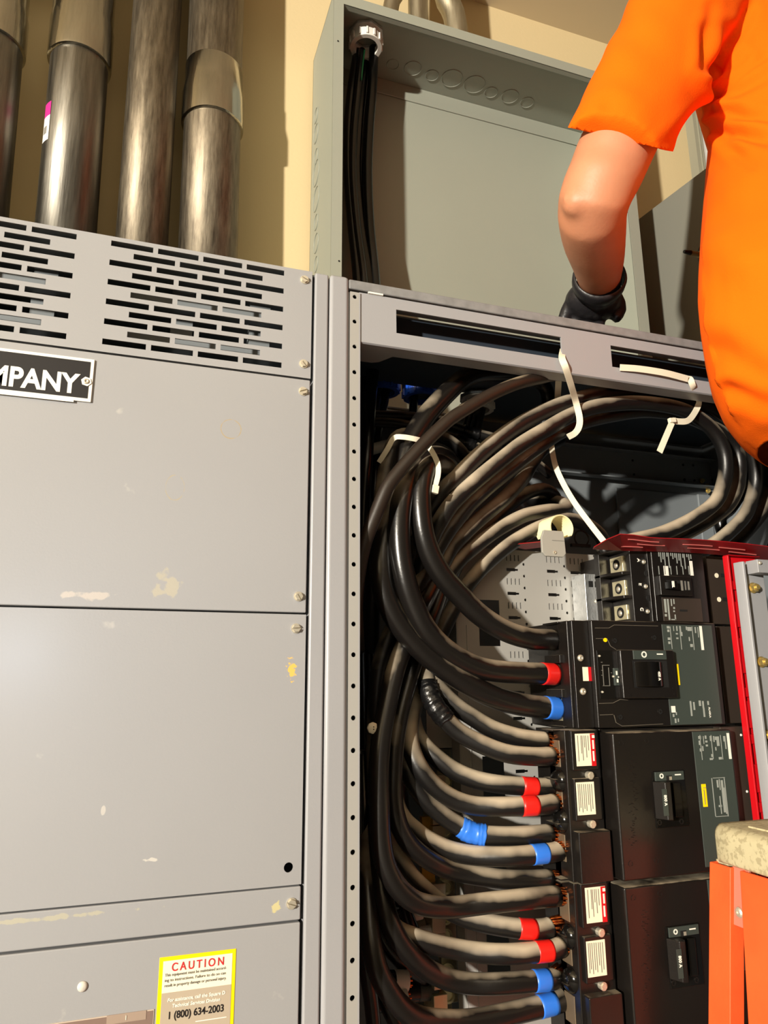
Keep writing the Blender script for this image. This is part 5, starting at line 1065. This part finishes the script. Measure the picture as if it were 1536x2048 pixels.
for s_ in (-1, 1):
    limb(q, [(hipx+.04+s_*.09, YT, hipz+.05), (hipx+.06+s_*.095, YT, hipz-.1), (hipx+.08+s_*.10, YT+.02, hipz-.46), (hipx+.08+s_*.10, YT-.01, 1.22)], [.10, .095, .062, .042])
    limb(q, [(hipx+.08+s_*.10, YT-.05, 1.165), (hipx+.08+s_*.10, YT+.04, 1.16), (hipx+.08+s_*.10, YT+.15, 1.15)], [.04, .042, .03])
me = fuse(q, .0065, 5); link('body', me, M['skin'], pe, smooth=True)
# hair
q = MB(); ball(q, head+Vector((0, -.012, .018)), (.086, .098, .118)); me = fuse(q, .008, 2)
bm = bmesh.new(); bm.from_mesh(me); g = bmesh.ops.bisect_plane(bm, geom=bm.verts[:]+bm.edges[:]+bm.faces[:], plane_co=head+Vector((0, .05, .02)), plane_no=(0, .8, -.6), clear_outer=True); bm.to_mesh(me); bm.free()
link('hair', me, M['hair'], pe, smooth=True, solid=.004)
# trousers and boots
q = MB(); rs = [ell((hipx+.02, YT, hipz+.10), .19, .135), ell((hipx+.04, YT, hipz), .20, .14), ell((hipx+.06, YT, hipz-.08), .20, .14), ell((hipx+.06, YT, hipz-.14), .17, .12)]; q.rings(rs)
for s_ in (-1, 1): limb(q, [(hipx+.05+s_*.09, YT, hipz+.0), (hipx+.06+s_*.10, YT, hipz-.15), (hipx+.08+s_*.105, YT+.02, hipz-.46), (hipx+.08+s_*.105, YT-.01, 1.20)], [.10, .108, .08, .065])
link('trousers', fuse(q, .010, 4), M['trouser'], pe, smooth=True)
for s_ in (-1, 1):
    q = MB(); X_ = hipx+.08+s_*.105; limb(q, [(X_, YT-.06, 1.165), (X_, YT+.05, 1.165), (X_, YT+.17, 1.158)], [.046, .048, .036]); limb(q, [(X_, YT-.03, 1.16), (X_, YT-.03, 1.27)], [.05, .052]); q.box(X_-.045, X_+.045, YT-.09, YT+.19, 1.121, 1.14)
    link('boot', fuse(q, .008, 3), mat('brown_boot', (92, 66, 44), .7), pe, smooth=True)
# t-shirt: torso and sleeve in one cloth
q = MB(); torso(q, .006)
hd_ = (hemc-S).normalized(); side = hd_.cross(Vector((0, 1, 0))).normalized()
st = [(-.10, .085, .085), (-.02, .098, .092), (.08, .093, .088), (.16, .088, .082), (.24, .086, .078), ((hemc-S).length, .080, .073), ((hemc-S).length+.05, .0795, .072)]
rs = []
dd = Vector((0, 1, 0)); dd = (dd-hd_*dd.dot(hd_)).normalized(); sd_ = hd_.cross(dd)
for t_, a_, b__ in st:
    c_ = S+hd_*t_; rs.append([c_+sd_*a_*math.cos(2*PI*k/36)+dd*b__*math.sin(2*PI*k/36) for k in range(36)])
q.rings(rs)
rs = []
ex = (e2-S2).normalized(); dx_ = ex.orthogonal().normalized(); ex2 = ex.cross(dx_)
for t_, rr_ in ((-.10, .09), (0, .088), (.1, .082), (.22, .078)): rs.append([S2+ex*t_+(dx_*math.cos(2*PI*k/30)+ex2*math.sin(2*PI*k/30))*rr_ for k in range(30)])
q.rings(rs)
me = fuse(q, .0052, 9, .7)
# folds: (start px, end px, width m, depth m) on the camera side of the cloth
folds = [((1425, 185), (1480, 118), .010, .012), ((1428, 205), (1540, 150), .009, .011), ((1430, 150), (1452, 60), .010, .012), ((1432, 140), (1500, 20), .009, .010), ((1415, 165), (1408, 60), .009, .010), ((1400, 140), (1425, 10), .008, .007),
         ((1432, 195), (1536, 108), .006, .008), ((1436, 226), (1560, 240), .008, .009), ((1440, 262), (1560, 284), .009, .012), ((1450, 285), (1500, 330), .009, .006), ((1420, 215), (1330, 290), .010, .006), ((1438, 245), (1500, 240), .006, .005),
         ((1220, 215), (1300, 250), .014, .0035), ((1250, 60), (1330, 120), .02, .0030), ((1440, 700), (1560, 770), .02, .006), ((1460, 780), (1560, 820), .012, .007), ((1438, 560), (1530, 600), .03, .004), ((1460, 430), (1540, 400), .03, .004)]
def project(p):
    v = Vector(p)-CAM; z = v.dot(fw); return 768+F*v.dot(rt)/z, 1024-F*v.dot(up)/z, z
bm = bmesh.new(); bm.from_mesh(me); bm.normal_update()
nrm = [v.normal.copy() for v in bm.verts]
FW = [(Vector((a_[0], a_[1], 0)), Vector((b__[0], b__[1], 0)), w_/.00066, d_*1.15) for a_, b__, w_, d_ in folds]
for v, nn in zip(bm.verts, nrm):
    if nn.y > .35: continue
    disp = 0; pxv = project(v.co)
    for a_, b__, w_, d_ in FW:
        ab = b__-a_; ap_ = Vector((pxv[0], pxv[1], 0))-a_; t_ = max(0, min(1, ap_.dot(ab)/ab.length_squared)); dist = (ap_-ab*t_).length
        k = math.exp(-(dist/w_)**2)-.55*math.exp(-((dist-1.6*w_)/w_)**2); disp -= d_*k*(1-.75*t_)
    disp += noise.noise(v.co*14)*.0030
    v.co += nn*disp
# hem of the sleeve, hem at the waist, neck opening, other sleeve
def cut(co, no): bmesh.ops.bisect_plane(bm, geom=bm.verts[:]+bm.edges[:]+bm.faces[:], plane_co=co, plane_no=no, clear_outer=True)
h1, h2 = at(1150, 258, -.135), at(1332, 300, -.135); hv = (h2-h1); hn = hv.cross((hemc-CAM).normalized()).normalized(); hn = -hn if hn.dot(hd_) < 0 else hn
# cut the sleeve only: split faces beyond the hem that also lie left of the torso
dele = []
bmesh.ops.bisect_plane(bm, geom=bm.verts[:]+bm.edges[:]+bm.faces[:], plane_co=h1, plane_no=hn)
for f in bm.faces:
    c_ = f.calc_center_median()
    if (c_-h1).dot(hn) > 0 and c_.x < float(np.interp(c_.z, [z for _, z in reversed(TB)], [x for x, _ in reversed(TB)]))-.010 and c_.z > 2.35: dele.append(f)
bmesh.ops.delete(bm, geom=dele, context='FACES')
s2c = S2+ex*.20
bmesh.ops.bisect_plane(bm, geom=bm.verts[:]+bm.edges[:]+bm.faces[:], plane_co=s2c, plane_no=ex)
dele = [f for f in bm.faces if (f.calc_center_median()-s2c).dot(ex) > 0 and (f.calc_center_median()-s2c).length < .13]
bmesh.ops.delete(bm, geom=dele, context='FACES')
cut(Vector((0, 0, TB[-2][1]-.015)), Vector((0, 0, -1))); cut(Vector((0, 0, neck.z-.012)), Vector((0, 0, 1)))
bm.to_mesh(me); bm.free()
sh = link('t_shirt', me, M['orange'], pe, smooth=True, solid=.0016, solid_off=-1)
# gloves
def glove(wrist, palm_c, dirv, knuck, name):
    q = MB(); limb(q, [wrist-(palm_c-wrist)*.35, wrist, wrist.lerp(palm_c, .5), palm_c], [.034, .034, .040, .038], n=24)
    return q
hw = wr; pc = at(1190, 598, .105)
q = MB()
limb(q, [hw+(elb-hw).normalized()*.010, hw, hw.lerp(pc, .5), pc], [.0375, .037, .039, .033], n=26)
ax = rt*1.0; dn = -up; fwd = (Vector((0, 1, 0))*.55+Vector((0, 0, -1))*.8).normalized()
ball(q, pc+fwd*.004-ax*.002, (.053, .045, .036))
for k, (ox, ln) in enumerate(((-.043, .9), (-.021, 1.05), (.001, 1.08), (.022, 1.0))):
    k0 = pc+ax*ox+fwd*.012; k1 = k0+fwd*.028*ln+ax*-.004; k2 = k1+Vector((0, .006, -1)).normalized()*.024*ln; k3 = k2+Vector((.0, -.75, -.5)).normalized()*.018*ln
    limb(q, [pc+ax*ox*.8-fwd*.01, k0, k1, k2, k3], [.012, .0125, .0115, .0105, .0095], n=14)
tb0 = pc+ax*.036; limb(q, [pc+ax*.012-fwd*.016, tb0, tb0+ax*.014+fwd*.020, tb0+ax*.004+fwd*.042+Vector((0, -.012, 0))], [.016, .0155, .0125, .0105], n=14)
link('glove', fuse(q, .003, 3, .5), M['glove'], pe, smooth=True)
q = MB(); c0 = hw+(elb-hw).normalized()*.004; d_ = (pc-hw).normalized(); a_ = d_.orthogonal().normalized(); b__ = d_.cross(a_)
q.rings([[c0+d_*h_+(a_*math.cos(2*PI*k/36)+b__*math.sin(2*PI*k/36))*r_ for k in range(36)] for h_, r_ in ((-.010, .0425), (-.002, .0455), (.010, .0450), (.022, .0415))], cap=False); link('glove_cuff', q.mesh(), M['glove'], pe, smooth=True, solid=.002)
# right glove, hidden by the torso, holding the screwdriver
w2p = w2+Vector((-.045, .015, .0)); q = MB(); limb(q, [w2+(e2-w2).normalized()*.01, w2, w2p], [.034, .034, .034], n=20); ball(q, w2p, (.042, .028, .040))
for k in range(4):
    z_ = .026-.0175*k; limb(q, [w2p+Vector((-.01, .02, z_)), w2p+Vector((-.038, .024, z_)), w2p+Vector((-.046, -.004, z_)), w2p+Vector((-.026, -.022, z_))], [.0115, .0115, .0105, .0095], n=12)
limb(q, [w2p+Vector((.0, -.01, .028)), w2p+Vector((-.018, -.03, .034)), w2p+Vector((-.036, -.034, .022))], [.014, .0125, .011], n=12)
link('glove', fuse(q, .0035, 3, .5), M['glove'], pe, smooth=True)
# screwdriver
tip = at(1368, 503, .165); hnd = at(1440, 517, .17); dv_ = (hnd-tip).normalized()
sw = thing('screwdriver', 'screwdriver poking out left of the orange shirt in front of the dark box', 'screwdriver', tip)
q = MB(); q.cyl(tip, tip+dv_*.018, .0035, .0055, n=14); q.build('tip', M['black'], sw, bevel=.0006)
q = MB(); q.cyl(tip+dv_*.016, tip+dv_*.040, .0050, n=16); q.cyl(tip+dv_*.040, tip+dv_*.043, .0068, n=16); q.build('shaft', mat('tan_metal', (165, 150, 110), .4, metal=.5), sw)
q = MB(); q.cyl(tip+dv_*.043, w2p+dv_*.02, .0075, .009, n=16); q.build('handle', M['black'], sw, bevel=.001)
# work platform that carries the person
wp = thing('work_platform', 'aluminium work platform under the person, outside the photo', 'platform', (1.3, -.35, 0))
q = MB(); q.box(.98, 1.75, -.60, .0-.03, 1.085, 1.121); q.build('deck', mat('aluminium_deck', (185, 185, 182), .4, metal=.8), wp, bevel=.002)
for x in (1.0, 1.70):
    for y in (-.58, -.08):
        q = MB(); q.box(x, x+.035, y, y+.035, 0, 1.085); q.build('leg', mat('aluminium_leg', (180, 180, 178), .4, metal=.8), wp, bevel=.002)

# ---------------------------------------------------------------- groups of look-alikes
for o in C.objects:
    if o.parent is None and o.get('category') and not o.get('group'):
        g = {'circuit breaker': 'circuit breakers stacked at the right', 'cable tie': 'white cable ties in the open cabinet', 'conduit bushing': 'conduit bushings'}.get(o['category'])
        if o.name.startswith('steel_conduit'): g = 'big steel conduits at the upper left'
        if o.name.startswith('small_conduit'): g = 'dusty conduits above the pull box'
        if o.name.startswith('power_cable'): g = 'black power cables'
        if o.name.startswith('branch_cable'): g = 'taped cable ends at the terminal bar'
        if o.name.startswith('conduit_nipple'): g = 'nipples holding the bushings'
        if o.name.startswith('switchgear_cabinet'): g = 'row of grey switchgear cabinets'
        if g: o['group'] = g
